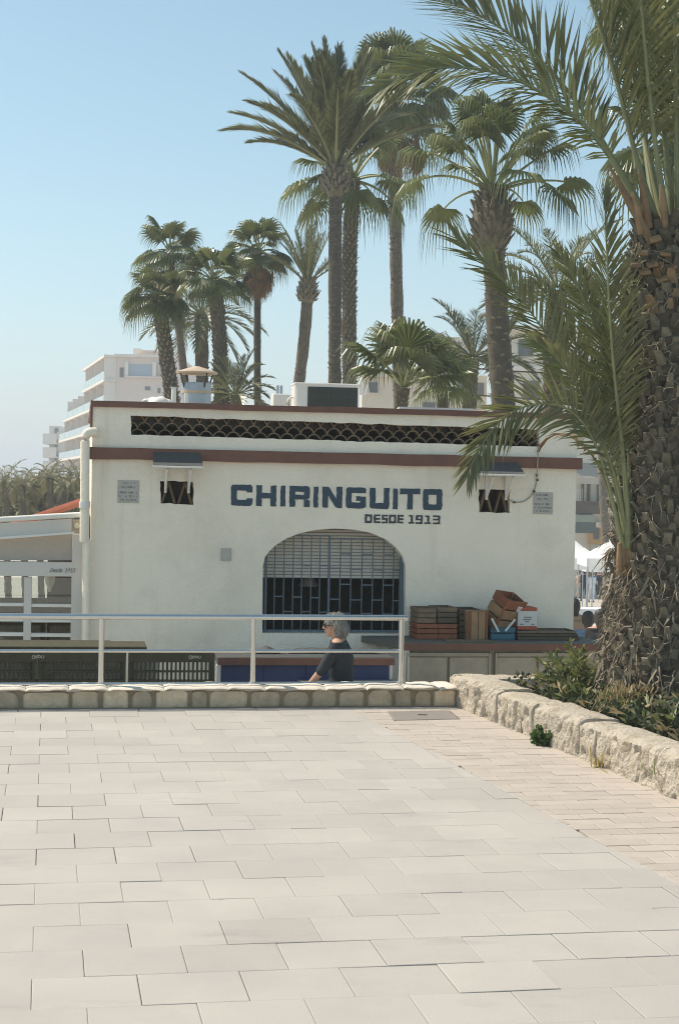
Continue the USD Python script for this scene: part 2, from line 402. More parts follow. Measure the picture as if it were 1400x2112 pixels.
# cast cover in the paving by the wall corner
cv = [uv(floor(*p)) for p in ((814, 1487), (946, 1484), (924, 1467), (800, 1469))]
t = Thing('inspection_cover', 'flat grey metal inspection cover set in the paving by the wall corner', 'manhole cover', floor(872, 1477))
t.add('cover_plate', slab_mesh(cv, z=.006, b=.004, h=.014), 'metal_cover', world=True)
fr = MB(); cc = np.mean(cv, 0)
for a, b in zip(cv, cv[1:] + cv[:1]):
    o = 1.03
    fr.add([pl(*(cc + (a - cc) * 1.006), .008), pl(*(cc + (a - cc) * o), .008), pl(*(cc + (b - cc) * o), .008), pl(*(cc + (b - cc) * 1.006), .008)], [[0, 1, 2], [0, 2, 3]])
t.add('cover_frame', fr, 'metal_cover', world=True)
mid = pl(*cc, .008)
fr = MB(); fr.box(mid, (.07, .03, .004)); t.add('lifting_lug', fr, 'dark_void', world=True)

# ------------------------------------------------------------------ lower ground beyond the wall
xs = np.linspace(-420, 420, 43); ys = np.r_[np.linspace(VW + .1, 32, 30), np.linspace(36, 120, 12), 200, 400, 900, 1800]
gx, gy = np.meshgrid(xs, ys); gv = np.stack([gx, gy, np.vectorize(ground_z)(gy)], -1).reshape(-1, 3)
gf = []
for a in range(len(ys) - 1):
    for b in range(len(xs) - 1):
        i = a * len(xs) + b; gf.append([i, i + 1, i + len(xs) + 1, i + len(xs)])
gv[:len(xs)] = np.array([[x, VW + .1 + x * math.tan(TH) * 0 - 1.5, -.85] for x in xs])
single('promenade', (gv, np.array(gf)), 'promenade', kind='structure')

# ------------------------------------------------------------------ low stone wall with handrail
wl = Thing('low_stone_wall', 'low dressed stone wall with mortar joints and pale coping under the steel handrail', 'wall', pl(0, VW, 0))
px_edges = [-150, -90, -46, 44, 146, 208, 269, 318, 390.5, 430, 515, 582, 641, 697, 754, 812.5, 853, 893, 944]
def on_wall(px): # u where a pixel column meets the wall's front plane at mid height
    r = ray(px, 1440); tt = VW / (r @ PV); return (CAM + r * tt) @ PU
ue = [on_wall(p) for p in px_edges]
core = MB()
def wbox(m, u0, u1, v0, v1, z0, z1):
    vv = np.array([pl(u, v, z) for u in (u0, u1) for v in (v0, v1) for z in (z0, z1)]); m.add(vv, BOXF)
wbox(core, ue[0], ue[-1], VW + .014, VW + .36, -.85, .14)
wl.add('mortar_core', core, 'mortar', world=True)
rs = np.random.default_rng(11)
def rough_block(u0, u1, v0, v1, z0, z1, nu=18, nz=9, amp=.010, seed=0, arch=0.0):
    """front and top faces of a dressed stone, rounded towards its joints and pitted"""
    us = np.linspace(0, 1, nu); prof = [(0, s) for s in np.linspace(0, 1, nz)] + [(s, 1) for s in np.linspace(.12, 1, 4)]
    V = []
    for (dv, s) in prof:
        for a in us:
            edge = min(a, 1 - a) * (u1 - u0); ez = min(s, 1.2 - s) * (z1 - z0) if dv == 0 else 9
            rd = .012 * max(0, 1 - edge / .012) ** 2 + .007 * max(0, 1 - ez / .012) ** 2
            zz = z0 + (z1 - z0) * s - arch * (2 * a - 1) ** 4 * s - (.012 * max(0, 1 - edge / .03) if s == 1 else 0)
            V.append([u0 + (u1 - u0) * a, v0 + dv * (v1 - v0) + (rd if dv == 0 else 0), zz])
    V = np.array(V); n = meshkit.fbm(V * 22 + seed * 7.3, 3, seed) - .5
    P = np.array([pl(*x) for x in V])
    P -= PV * (n * amp * 1.6)[:, None]; P[:, 2] += n * amp * .6
    f = []
    for i in range(len(prof) - 1):
        for j in range(nu - 1):
            a = i * nu + j; f.append([a, a + 1, a + nu + 1, a + nu])
    return P, np.array(f)
for k in range(len(ue) - 1):
    a, b = ue[k] + .010 + rs.uniform(0, .010), ue[k + 1] - .010 - rs.uniform(0, .010)
    wl.add('wall_stone', rough_block(a, b, VW, VW + .05, .006, .134 + rs.uniform(-.012, .004), seed=k, arch=float(rs.choice([0.0, .004, .008, .035]))), 'block_stone', world=True, smooth=40)
ub = ue[0] - .05; k = 0
while ub < ue[-1]:
    w = rs.uniform(.28, .52); ua, ub = ub, min(ub + w, ue[-1] + .0)
    if ub - ua < .05: break
    us = np.linspace(ua + .001, ub - .001, 12); vs = np.array([-.02, -.026, -.012, .1, .25, .37]); zs = np.array([.143, .150, .163, .170, .168, .15])
    V = np.array([[u, VW + v, z] for v, z in zip(vs, zs) for u in us]); n = meshkit.fbm(V * 9 + 3.1 * k, 3, 5) - .5
    e = np.minimum(V[:, 0] - ua, ub - V[:, 0])
    V[:, 1] += n * .035 * (V[:, 1] < VW + .05); V[:, 2] += n * .03 - .012 * np.clip(1 - e / .03, 0, 1)
    f = [[i * 12 + j, i * 12 + j + 1, (i + 1) * 12 + j + 1, (i + 1) * 12 + j] for i in range(5) for j in range(11)]
    low = np.array([[u, VW + .01, .134 + .006 * math.sin(u * 23)] for u in us]); V = np.vstack([V, low])
    f += [[72 + j, 73 + j, j + 1, j] for j in range(11)]
    wl.add('coping_stone', (np.array([pl(*x) for x in V]), np.array(f)), 'coping_stone', world=True, smooth=50); k += 1

VR = VW + .15
def rail_pt(px, py, v=VR):
    r = ray(px, py); return CAM + r * (v / (r @ PV))
hr = Thing('handrail', 'brushed steel handrail with three horizontal tubes on the low stone wall', 'railing', rail_pt(522, 1415))
zt, zm, zl = rail_pt(522, 1273)[2], rail_pt(522, 1343)[2], rail_pt(522, 1410)[2]
pu = [rail_pt(p, 1340) @ PU for p in (-104, 209, 522, 827)]
for u in pu:
    m = MB(); m.tube([pl(u, VR, .155), pl(u, VR, zt - .012)], .0215, 14); p = hr.add('post', m, 'steel', world=True, smooth=40)
    m = MB(); m.tube([pl(u, VR, .165), pl(u, VR, .178)], .045, 16); hr.add('flange', m, 'steel', world=True, smooth=40, parent=p)
for nm, z, r, e in (('top_rail', zt, .0225, .045), ('middle_rail', zm, .0125, 0), ('lower_rail', zl, .0125, 0)):
    m = MB(); m.tube([pl(-6.5, VR, z), pl(pu[-1] + e, VR, z)], r, 14); hr.add(nm, m, 'steel', world=True, smooth=40)

# ------------------------------------------------------------------ rough limestone wall on the right
rw = Thing('rough_limestone_wall', 'rough pitted limestone planter wall running along the right of the plaza', 'wall', pl(*A_, 0))
wd3 = PU * wdir[0] + PV * wdir[1]; wn3 = np.cross(wd3, [0, 0, 1.0]); wn3 = wn3 if wn3 @ PU < 0 else -wn3   # facing the plaza
L_tot = np.linalg.norm(B_ - A_) + 2.6
W0 = pl(*A_, 0) - wd3 * .0
def wall_pt(s, d, z): return W0 + wd3 * s - wn3 * d + np.array([0, 0, z])
cuts = [-.28, .34, .82, 1.30, 1.55, 2.35, 2.62, 3.35, 3.95, 4.6, 5.3, L_tot]
cuts = [c for c in cuts if c < L_tot] + [L_tot]
for k in range(len(cuts) - 1):
    a, b = cuts[k] + .004, cuts[k + 1] - .004
    ns = max(8, int((b - a) / .015)); hgt = .240 + .012 * math.sin(k * 2.1)
    prof = [(-.005, -.02)] + [(0, z_) for z_ in np.arange(.012, .215, .014)] + [(.003, .218), (.012, hgt - .018), (.035, hgt), (.07, hgt + .006), (.12, hgt + .008), (.17, hgt + .006), (.22, hgt + .004), (.26, hgt), (.29, hgt - .01), (.305, hgt - .04), (.31, .0)]
    V = []
    for d, z in prof:
        for s in np.linspace(a, b, ns):
            e = max(0, 1 - min(s - a, b - s) / .035) ** 2
            V.append([s, d + e * (.012 if d < .05 else 0), z - e * (.007 if z > .2 else 0)])
    V = np.array(V)
    n1 = meshkit.fbm(V * [6, 6, 5] + k * 3.7, 4, 21) - .5
    n2 = meshkit.noise(V * [24, 24, 9] + k * 1.9, 5) * .6 + meshkit.noise(V * [50, 50, 20] + k, 6) * .4
    pit = np.clip(.47 - n2, 0, 1) * 3.0
    face = (V[:, 1] < .06).astype(float)
    P = np.array([wall_pt(*x) for x in V])
    P -= wn3[None] * (-(n1 * .055) * face + pit * .05 * face)[:, None]
    P[:, 2] += (n1 * .03 - pit * .006) * (V[:, 2] > .1)
    f = []
    for i in range(len(prof) - 1):
        for j in range(ns - 1):
            q = i * ns + j; f.append([q, q + ns, q + ns + 1, q + 1])
    g0 = np.array([i * ns for i in range(len(prof))]); g1 = g0 + ns - 1
    P = np.vstack([P, P[g0].mean(0), P[g1].mean(0)])
    f = MB().add(P, np.array(f)).get()[1].tolist()
    for i in range(len(prof) - 1):
        f += [[len(P) - 2, g0[i + 1], g0[i]], [len(P) - 1, g1[i], g1[i + 1]]]
    rw.add('limestone_block', (P, np.array(f)), 'rough_limestone', world=True, smooth=50)

# planter soil and the planter's far wall
pb = [wall_pt(.1, .28, 0), wall_pt(L_tot, .28, 0)]
far0 = at(1006, 1399, 12.72); far1 = at(1170, 1411, 12.9); fd = nrm((far1 - far0) * [1, 1, 0])
far2 = far0 + fd * 6
N_ = 26; V = []; 
for i in range(N_):
    s = i / (N_ - 1); a = wall_pt(.15 + s * (L_tot - .2), .27, 0)
    for j in range(N_):
        w = j / (N_ - 1); e = far0 * (1 - s) + (far0 + fd * 7 + np.array([0, -6.0, 0])) * s
        o = far0 + fd * (w * 6) if i == 0 else None
        p = a + (np.array([a[0] + 5.5, a[1] + 1.0, 0]) - a) * w
        dd = math.hypot(p[0] - 2.5, (p[1] - 11.4) * .8)
        V.append([p[0], p[1], .10 + .12 * math.exp(-(dd / 1.0) ** 2)])
V = np.array(V); V[:, 2] += (meshkit.fbm(V * 3, 3, 2) - .5) * .07
f = [[i * N_ + j, i * N_ + j + 1, (i + 1) * N_ + j + 1, (i + 1) * N_ + j] for i in range(N_ - 1) for j in range(N_ - 1)]
single('planter_soil', (V, np.array(f)), 'soil', kind='structure', smooth=True)
bw = Thing('planter_back_wall', 'low pale limestone wall closing the back of the planter bed', 'wall', far0 * [1, 1, 0])
fn = np.cross(fd, [0, 0, 1.0]); fn = fn if fn[1] < 0 else -fn
for k, (s0, s1) in enumerate([(-.1, .42), (.43, .9), (.91, 1.5), (1.51, 2.2), (2.21, 3.0), (3.01, 4.2)]):
    us = np.linspace(s0, s1, 14); prof = [(.0, -.85), (0, .05), (0, .14), (.01, far0[2] - .01), (.04, far0[2]), (.2, far0[2]), (.26, far0[2] - .01), (.27, -.85)]
    V = np.array([[u, d, z] for d, z in prof for u in us]); n = meshkit.fbm(V * 7 + k, 3, 9) - .5
    P = far0 * [1, 1, 0] + fd * V[:, :1] - fn * (V[:, 1:2]) + np.array([0, 0, 1.0]) * V[:, 2:3] + n[:, None] * .03 * (np.array([0, 0, 1.0]) - fn)
    f = [[i * 14 + j, (i + 1) * 14 + j, (i + 1) * 14 + j + 1, i * 14 + j + 1] for i in range(7) for j in range(13)]
    bw.add('limestone_block', (P, np.array(f)), 'rough_limestone', world=True, smooth=50)
# ------------------------------------------------------------------ the kiosk
BETA = math.radians(9.3); ZG = -.85
BO = at(700, 1200, 15.6) * [1, 1, 0] + np.array([0, 0, ZG])
BQ = np.array([math.cos(BETA), math.sin(BETA), 0]); BN = np.array([math.sin(BETA), -math.cos(BETA), 0])   # along the wall; out of the wall
def W(px, py, off=0.0):
    """kiosk coordinates (x along the wall, z above the ground) of a pixel on the plane 'off' metres in front of the wall"""
    r = ray(px, py); O = BO + BN * off
    tt = ((O - CAM) @ BN) / (r @ BN); p = CAM + r * tt - BO
    return np.array([p @ BQ, p[2]])
ko = Thing('kiosk', 'white rendered beach kiosk with red-brown bands, arched barred window and flat roof', 'kiosk', BO, BETA)
xl, xr = W(187, 1100)[0], W(1186, 1100)[0]
zt_ = W(690, 841)[1]
def wpoly(pts, off=0): return Polygon([W(*p, off) for p in pts])
arch_px = [(541, 1306), (542, 1168), (546, 1150), (556, 1136), (572, 1122), (592, 1110), (618, 1100), (650, 1093), (690, 1090), (730, 1092.5), (765, 1099), (795, 1112), (816, 1128), (830, 1146), (836, 1166), (836, 1308)]
arch = wpoly(arch_px)
strip = wpoly([(270, 857), (1112, 886), (1112, 921), (270, 896)])
lat = [wpoly([(331, 992), (399, 994), (399, 1040), (331, 1038)]), wpoly([(988, 1009), (1051, 1011), (1051, 1058), (988, 1056)])]
rw_ = np.random.default_rng(4)
def wobble(poly, a=.006, step=.06):
    r = poly.segmentize(step); c = np.array(r.exterior.coords)[:-1]
    return Polygon(c + rw_.normal(0, a, c.shape))
front = Polygon([(xl, 0), (xr, 0), (xr, zt_), (xl, zt_)])
for h in [arch, wobble(strip, .0028)] + [wobble(l, .004, .05) for l in lat]: front = front.difference(h)
TWALL = .24
ko.add('front_wall', prism_xz(front, 0, TWALL), 'stucco')
DEP = 4.2
m = MB(); m.b2((xl, TWALL, 0), (xl + .22, DEP, zt_)); ko.add('side_wall', m, 'stucco')
m = MB(); m.b2((xr - .22, TWALL, 0), (xr, DEP, zt_)); ko.add('side_wall', m, 'stucco')
m = MB(); m.b2((xl + .22, DEP - .22, 0), (xr - .22, DEP, zt_)); ko.add('back_wall', m, 'stucco')
zroof = zt_ - .06
m = MB(); m.b2((xl + .22, TWALL, zroof - .15), (xr - .22, DEP - .22, zroof)); ko.add('roof', m, 'panel_concrete')
# coping band and the middle band, each a little proud and uneven
def band(name, ztop, zbot, off, ex0, ex1, side=False):
    n = 60; xs_ = np.linspace(xl - ex0, xr + ex1, n); V = []
    for (y, z) in [(TWALL if not side else TWALL, zbot), (-off, zbot), (-off, ztop), (TWALL, ztop)]:
        for x in xs_:
            k = meshkit.noise(np.array([x * 3, y * 2, z * 5]), 3) - .5
            V.append([x, y + k * .008, z + k * .010])
    V = np.array(V); f = [[i * n + j, ((i + 1) % 4) * n + j, ((i + 1) % 4) * n + j + 1, i * n + j + 1] for i in range(4) for j in range(n - 1)]
    f = np.array(f); f = np.vstack([f[:, [0, 2, 1]], f[:, [0, 3, 2]]])
    f = np.vstack([f, [[0, n, 2 * n], [0, 2 * n, 3 * n], [n - 1, 3 * n - 1, 2 * n - 1], [n - 1, 4 * n - 1, 3 * n - 1]]])
    ko.add(name, (V, f), 'red_paint')
zc0, zc1 = W(690, 838.5, .03)[1], W(690, 853 - 13.5, .03)[1]
c_top, c_bot = W(600, 836.5, .04)[1], W(600, 848.5, .04)[1]
band('coping_band', c_top, c_bot, .035, .02, .02)
b_top, b_bot = W(690, 933, .05)[1], W(690, 957, .05)[1]
band('middle_band', b_top, b_bot, .05, .03, .045)
m = MB(); m.b2((xl - .022, -.012, b_top + .12), (xl - .002, .6, c_bot)); ko.add('side_trim', m, 'red_paint')
m = MB(); m.b2((xl - .02, TWALL, c_bot), (xl + .22, DEP, c_top)); ko.add('side_coping', m, 'red_paint')
m = MB(); m.b2((xr - .22, TWALL, c_bot), (xr + .02, DEP, c_top)); ko.add('side_coping', m, 'red_paint')
# vent strip: curved roof tiles stacked on edge
def half_tile(cx, cz, r, th=.013, y0=.05, y1=.30, up=True, seg=9):
    a = np.linspace(0, PI, seg) if up else np.linspace(PI, 2 * PI, seg); V = []
    for y in (y0, y1):
        for rr in (r, r - th):
            V += [[cx + rr * math.cos(x), y, cz + rr * math.sin(x)] for x in a]
    n = seg; f = []
    for i in range(n - 1):
        f += [[i, i + 1, n + i + 1, n + i], [i, 2 * n + i, 2 * n + i + 1, i + 1], [n + i, n + i + 1, 3 * n + i + 1, 3 * n + i], [2 * n + i, 3 * n + i, 3 * n + i + 1, 2 * n + i + 1]]
    return np.array(V), np.array(f)
s0, s1 = W(270, 877), W(1112, 904); zb0, zb1 = W(270, 896)[1], W(1112, 921)[1]; hs = W(270, 857)[1] - zb0
pitch = .132; nT = int((s1[0] - s0[0]) / pitch) + 1
for row in range(3):
    for i in range(-1, nT + 1):
        cx = s0[0] + (i + (.5 if row % 2 else 0) + .5) * pitch; tt = (cx - s0[0]) / (s1[0] - s0[0])
        if tt < -.005 or tt > 1.005: continue
        zz = zb0 + (zb1 - zb0) * tt + row * hs * .36 + .002 - .01
        ko.add('vent_tile', half_tile(cx, zz, pitch / 2 + .004, .012, .045 + .008 * row, .22), 'terracotta')
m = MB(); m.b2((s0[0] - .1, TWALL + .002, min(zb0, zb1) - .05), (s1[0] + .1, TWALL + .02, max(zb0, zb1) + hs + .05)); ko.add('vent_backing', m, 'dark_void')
for l in lat:
    x0, z0, x1, z1 = l.bounds; w = x1 - x0; h = z1 - z0
    for c in (.25, .75):
        for sgn in (-1, 1):
            a = np.array([x0 + w * c, 0, z1 - .01]); b = np.array([x0 + w * (c + sgn * .2), 0, z0]); mid = (a + b) / 2; d = b - a; ang = math.atan2(d[0], -d[2])
            m = MB(); m.box(mid + [0, .10, 0], (.022, .11, np.linalg.norm(d)), rotm([0, 1, 0], -ang)); ko.add('vent_tile', m, 'terracotta')
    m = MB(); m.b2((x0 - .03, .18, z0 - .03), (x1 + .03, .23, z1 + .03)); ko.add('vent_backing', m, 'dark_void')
# arched window: roller shutter half down, blue bars, dark room
ax0, az0, ax1, az1 = arch.bounds
zs = W(690, 1187, -.2)[1]; npx = 15; sh = (az1 + .02 - zs) / npx
for i in range(npx):
    m = MB(); m.rbox(((ax0 + ax1) / 2, TWALL + .03, zs + (i + .5) * sh), (ax1 - ax0 + .1, .022, sh - .004), .006); ko.add('shutter_slat', m, 'shutter')
m = MB(); m.b2((ax0 - .02, TWALL + .018, zs - .03), (ax1 + .02, TWALL + .042, zs - .002), .004); ko.add('shutter_rail', m, 'shutter')
m = MB(); m.b2((ax0 - .1, TWALL + .005, az0 - .06), (ax1 + .1, TWALL + .5, az0 - .002)); ko.add('counter_sill', m, 'dark_void')
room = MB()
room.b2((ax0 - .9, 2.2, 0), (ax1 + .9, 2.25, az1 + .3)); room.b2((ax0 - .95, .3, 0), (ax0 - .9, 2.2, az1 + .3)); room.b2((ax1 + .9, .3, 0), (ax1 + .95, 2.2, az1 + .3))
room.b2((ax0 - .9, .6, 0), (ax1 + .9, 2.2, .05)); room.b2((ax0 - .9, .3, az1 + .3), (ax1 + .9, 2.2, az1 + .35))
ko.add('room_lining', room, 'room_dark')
yb = .10
def WB(px, py): return W(px, py, -yb)
top = {}
arch_line = arch.exterior
def arch_top(x):
    b = arch.intersection(sg.LineString([(x, az0), (x, az1 + .2)])); return b.bounds[3] if not b.is_empty else az0 + .5
bars = [547, 565, 584, 603, 621, 640, 658, 677, 700, 722, 745, 767, 789, 810, 824]
frame_l = W(604, 1104, -yb)[1]; frame_r = W(720, 1111, -yb)[1]
bx = [WB(p, 1250)[0] for p in bars]
for i, (p, x) in enumerate(zip(bars, bx)):
    lim = frame_l if p < 680 else frame_r
    zt2 = min(arch_top(min(max(x, ax0 + .02), ax1 - .03)) - .01, lim)
    w = .022 if p in (677, 547, 824) else .011
    m = MB(); m.b2((x - w / 2, yb - w / 2, az0 + .02), (x + w / 2, yb + w / 2, zt2), .002); ko.add('window_bar', m, 'grille_blue')
def rung(i, py):
    z = WB(680, py)[1]; m = MB(); m.b2((bx[i] + .004, yb - .005, z - .006), (bx[i + 1] - .004, yb + .005, z + .006)); ko.add('bar_rung', m, 'grille_blue')
for i, py in ((2, 1166), (4, 1167), (6, 1167), (7, 1172), (9, 1174), (11, 1175), (13, 1175), (8, 1142), (10, 1143), (12, 1143), (8, 1205), (10, 1206), (12, 1206),
              (1, 1231), (3, 1232), (5, 1233), (7, 1236), (9, 1237), (11, 1237), (13, 1238), (2, 1262), (4, 1262), (6, 1263), (8, 1265), (10, 1265), (12, 1266)): rung(i, py)
xa, xb_ = bx[3], bx[7]
m = MB(); m.b2((xa, yb - .006, frame_l - .006), (xb_, yb + .006, frame_l + .006)); ko.add('grille_frame', m, 'grille_blue')
m = MB(); m.b2((xb_, yb - .006, frame_r - .006), (bx[12], yb + .006, frame_r + .006)); ko.add('grille_frame', m, 'grille_blue')
m = MB(); m.b2((ax0 + .005, yb - .008, az0 + .012), (ax1 - .005, yb + .008, az0 + .03)); ko.add('grille_frame', m, 'grille_blue')
m = MB(); m.b2((ax1 - .045, yb - .02, az0 + .02), (ax1 - .005, yb + .03, arch_top(ax1 - .03) - .02)); ko.add('grille_frame', m, 'grille_blue')
# white lamp glimpsed inside, things on the sill
pt = W(635, 1205, -1.4)
lp = MB(); lp.tube([(pt[0], 1.4, pt[1] + .16), (pt[0], 1.4, pt[1] + .08), (pt[0], 1.4, pt[1] - .02)], [.015, .05, .12], 12)
ko.add('hanging_lamp', lp, 'white_paint', smooth=True)
# downpipe on the left corner
P_ = lambda px, py, off=.07: np.array([W(px, py, off)[0], -off, W(px, py, off)[1]])
m = MB(); m.tube([P_(196, 891, .03), P_(187, 891, .06), P_(182, 892.5), P_(178, 896.5), P_(176, 902), P_(175.5, 910), P_(174.8, 1010), P_(174, 1118)], .045, 14); dp = ko.add('downpipe', m, 'stucco', smooth=40)
m = MB(); m.tube([P_(174.6, 1034), P_(174.4, 1048)], .054, 14); ko.add('pipe_collar', m, 'white_paint', smooth=40, parent=dp)
m = MB(); m.tube([P_(178, 1112, .06), P_(176.5, 1400, .06)], .040, 14); ko.add('downpipe', m, 'stucco', smooth=40)
# small grey plate
a, b = W(455, 1157, .0), W(477, 1131, .0)
t = Thing('wall_plate', 'small square grey blank plate on the wall left of the arch', 'plate', ko.world((a[0], 0, a[1])), BETA)
m = MB(); m.b2((0, -.012, 0), (b[0] - a[0], -.001, b[1] - a[1]), .004); t.add('plate', m, 'notice')
m = MB(); m.b2((.012, -.0145, .012), (b[0] - a[0] - .012, -.0125, b[1] - a[1] - .012), .0005); t.add('cover', m, 'notice')

# painted lettering
def stroke(lines, w, join=1): return unary_union([sg.LineString(l).buffer(w, cap_style=2, join_style=join) for l in lines])
def glyph(c, w, h, s):
    """block capital in a w x h box with stroke s"""
    k = s / 2; l, r, b, t = k, w - k, k, h - k; ch = min(w, h) * .10; mid = h * .5
    rect = lambda x0, y0, x1, y1: sg.box(x0, y0, x1, y1)
    rnd = lambda g, a: g.buffer(-a, join_style=2).buffer(a, join_style=1, quad_segs=3)
    full = rnd(rect(0, 0, w, h), ch * 1.3); hole = rnd(rect(s, s, w - s, h - s), ch * .5)
    if c == 'O': return full.difference(hole)
    if c == 'D': return unary_union([full.difference(hole), rect(0, 0, s * 1.2, s), rect(0, h - s, s * 1.2, h)])
    if c == 'C': return full.difference(hole).difference(rect(w - s * 1.05, h * .36, w + 1, h * .64))
    if c == 'G': return full.difference(hole).difference(rect(w - s * 1.05, h * .56, w + 1, h - s)).union(rect(w * .5, h * .36, w, h * .36 + s * .85)).difference(rect(w - s * 1.02, h * .56, w + 1, h * .72))
    if c == 'H': return unary_union([rect(0, 0, s, h), rect(w - s, 0, w, h), rect(s * .5, mid - s * .5, w - s * .5, mid + s * .5)])
    if c == 'I': return rect(0, 0, w, h)
    if c == 'R': return unary_union([rnd(rect(0, h * .36, w, h), ch).difference(rect(s, h * .36 + s * .8, w - s, h - s)), rect(0, 0, s, h), rect(w - s, 0, w, h * .34), rect(w * .5, h * .36, w - s * .2, h * .36 + s * .8)]).difference(rect(w - s * .28, h * .33, w + 1, h * .42))
    if c == 'N': return unary_union([rect(0, 0, s, h), rect(w - s, 0, w, h), Polygon([(0, h), (s * 1.1, h), (w, 0), (w - s * 1.1, 0)])])
    if c == 'U': return full.union(rect(0, h * .5, w, h)).difference(rect(s, s, w - s, h + 1))
    if c == 'T': return unary_union([rect(0, h - s, w, h), rect(w / 2 - s / 2, 0, w / 2 + s / 2, h)])
    if c == 'E': return unary_union([rect(0, 0, s, h)] + [rect(0, y, w, y + s * .8) for y in (0, mid - s * .4, h - s * .8)])
    if c == 'S': return unary_union([rect(0, y, w, y + s * .8) for y in (0, mid - s * .4, h - s * .8)] + [rect(0, mid, s, h), rect(w - s, 0, w, mid)])
    if c == '1': return unary_union([rect(w * .4, 0, w * .4 + s, h), rect(w * .1, h - s * .8, w * .5, h), rect(0, 0, w, s * .75)])
    if c == '9': return unary_union([rect(0, y, w, y + s * .75) for y in (0, mid - s * .35, h - s * .75)] + [rect(0, mid, s, h), rect(w - s, 0, w, h)])
    if c == '3': return unary_union([rect(0, y, w, y + s * .75) for y in (0, mid - s * .35, h - s * .75)] + [rect(w - s, 0, w, h)])
def lettering(name, label, spec, pxl, pyt0, pxr_, pyt1, hpx, mat_, s):
    org = W(pxl, pyt0 + hpx)
    t = Thing(name, label, 'sign', ko.world((org[0], 0, org[1])), BETA)
    for (c, p0, p1) in spec:
        tt = (p0 - pxl) / (pxr_ - pxl); py = pyt0 + (pyt1 - pyt0) * tt
        a = W(p0, py + hpx); b = W(p1, py)
        g = affinity.translate(glyph(c, b[0] - a[0], b[1] - a[1], s), a[0] - org[0], a[1] - org[1]).segmentize(.03)
        out = []
        for q in getattr(g, 'geoms', [g]):
            jit = lambda ring: np.array(ring.coords)[:-1] + rw_.normal(0, .0016, (len(ring.coords) - 1, 2))
            out.append(Polygon(jit(q.exterior), [jit(i) for i in q.interiors]).buffer(0))
        t.add('letter', prism_xz(unary_union(out), -.004, -.0005), mat_)
lettering('shop_sign', 'large dark blue block lettering CHIRINGUITO painted on the white wall above the arch', list(zip('CHIRINGUITO', *zip(*[(476, 521), (528, 570), (578, 588.8), (596.5, 639), (646, 656.5), (664.5, 706), (713, 755), (762, 803), (809.7, 820.5), (824, 866.5), (871.5, 912)]))), 476, 1000, 912, 1010, 42.5, 'letter_blue', .056)
lettering('shop_sign', 'small dark lettering DESDE 1913 painted under the right end of the large name', list(zip('DESDE1913', *zip(*[(752, 767.5), (770.5, 784), (787, 799.5), (801.5, 817), (819, 832), (842, 854), (857, 871.5), (875, 889), (892.5, 907.5)]))), 752, 1061, 908, 1063.5, 17.5, 'letter_dark', .021)

# notices
def notice(name, label, px0, py0, px1, py1, seed):
    a, b = W(px0, py1), W(px1, py0); r = np.random.default_rng(seed); w, h = b - a
    t = Thing(name, label, 'notice', ko.world((a[0], 0, a[1])), BETA, 'notices on the kiosk wall')
    m = MB(); m.b2((0, -.006, 0), (w, -.001, h), .002); t.add('plate', m, 'notice')
    m = MB()
    for zc, x0, x1 in ((.88, .14, .84), (.70, .2, .78), (.46, .06, .94), (.30, .06, .92), (.14, .16, .86)):
        x = x0 * w
        while x < x1 * w:
            gw = r.uniform(.006, .011); hh = h * .042
            k = r.integers(0, 4); zc_ = zc * h
            if k != 3:
                m.b2((x, -.0075, zc_ - hh), (x + .0028, -.0062, zc_ + hh))
                if k != 1: m.b2((x + .0028, -.0075, zc_ + hh * (.5 if k else -.95)), (x + gw * .8, -.0062, zc_ + hh * (1 if k else -.5)))
                if k == 2: m.b2((x + gw * .8, -.0075, zc_ - hh), (x + gw * .8 + .0025, -.0062, zc_ + hh))
            x += gw + .004
    t.add('lettering', m, 'print_grey')
notice('wall_notice', 'grey notice plate with five lines of small lettering near the downpipe', 242, 991, 287, 1037, 1)
notice('wall_notice', 'grey notice plate with five lines of lettering below the dangling cable', 1099, 1016, 1140, 1060, 2)

# hooded wall lamps over the two tile grilles
def hood(label, px0, px1, pyt0, pyt1, pyb0, pyb1, xb0, xb1, group=None):
    off = .30
    a = W(px0, pyb0, off); b = W(px1, pyb1, off); zt0 = W((px0 + px1) / 2, (pyt0 + pyt1) / 2, .05)[1]; zb = (a[1] + b[1]) / 2
    t = Thing('wall_hood', label, 'hood', ko.world((a[0], 0, zb)), BETA, 'hoods over the tile grilles')
    w = b[0] - a[0]; top_ = zt0 - zb + .02
    m = MB()
    m.add([(0, -off, 0), (w, -off, 0), (w - .01, -.052, top_), (.01, -.052, top_), (0, -off, -.012), (w, -off, -.012), (w - .01, -.052, top_ - .014), (.01, -.052, top_ - .014)], [[0, 1, 2, 3], [7, 6, 5, 4], [0, 4, 5, 1], [1, 5, 6, 2], [3, 7, 4, 0], [2, 6, 7, 3]])
    t.add('sheet', m, 'lamp_hood')
    m = MB(); m.b2((-.006, -off - .012, -.022), (w + .006, -off + .004, -.004), .003); t.add('front_lip', m, 'white_paint')
    for xb in (xb0, xb1):
        x = W(xb, 980, .05)[0] - a[0]
        m = MB(); m.tube([(x, -.012, -.24), (x, -off + .03, -.03)], .011, 8); t.add('stay', m, 'white_paint', smooth=40)
        m = MB(); m.b2((x - .012, -.022, -.26), (x + .012, -.001, top_ - .03), .003); t.add('bracket', m, 'white_paint')
hood('grey sheet metal hood with white stays above the tile grille near the downpipe', 316, 419, 936, 938, 958.5, 962, 342, 390)
hood('grey sheet metal hood above the tile grille, half hidden by the drooping palm frond', 978, 1083, 956, 959, 975, 978.5, 1006, 1046)
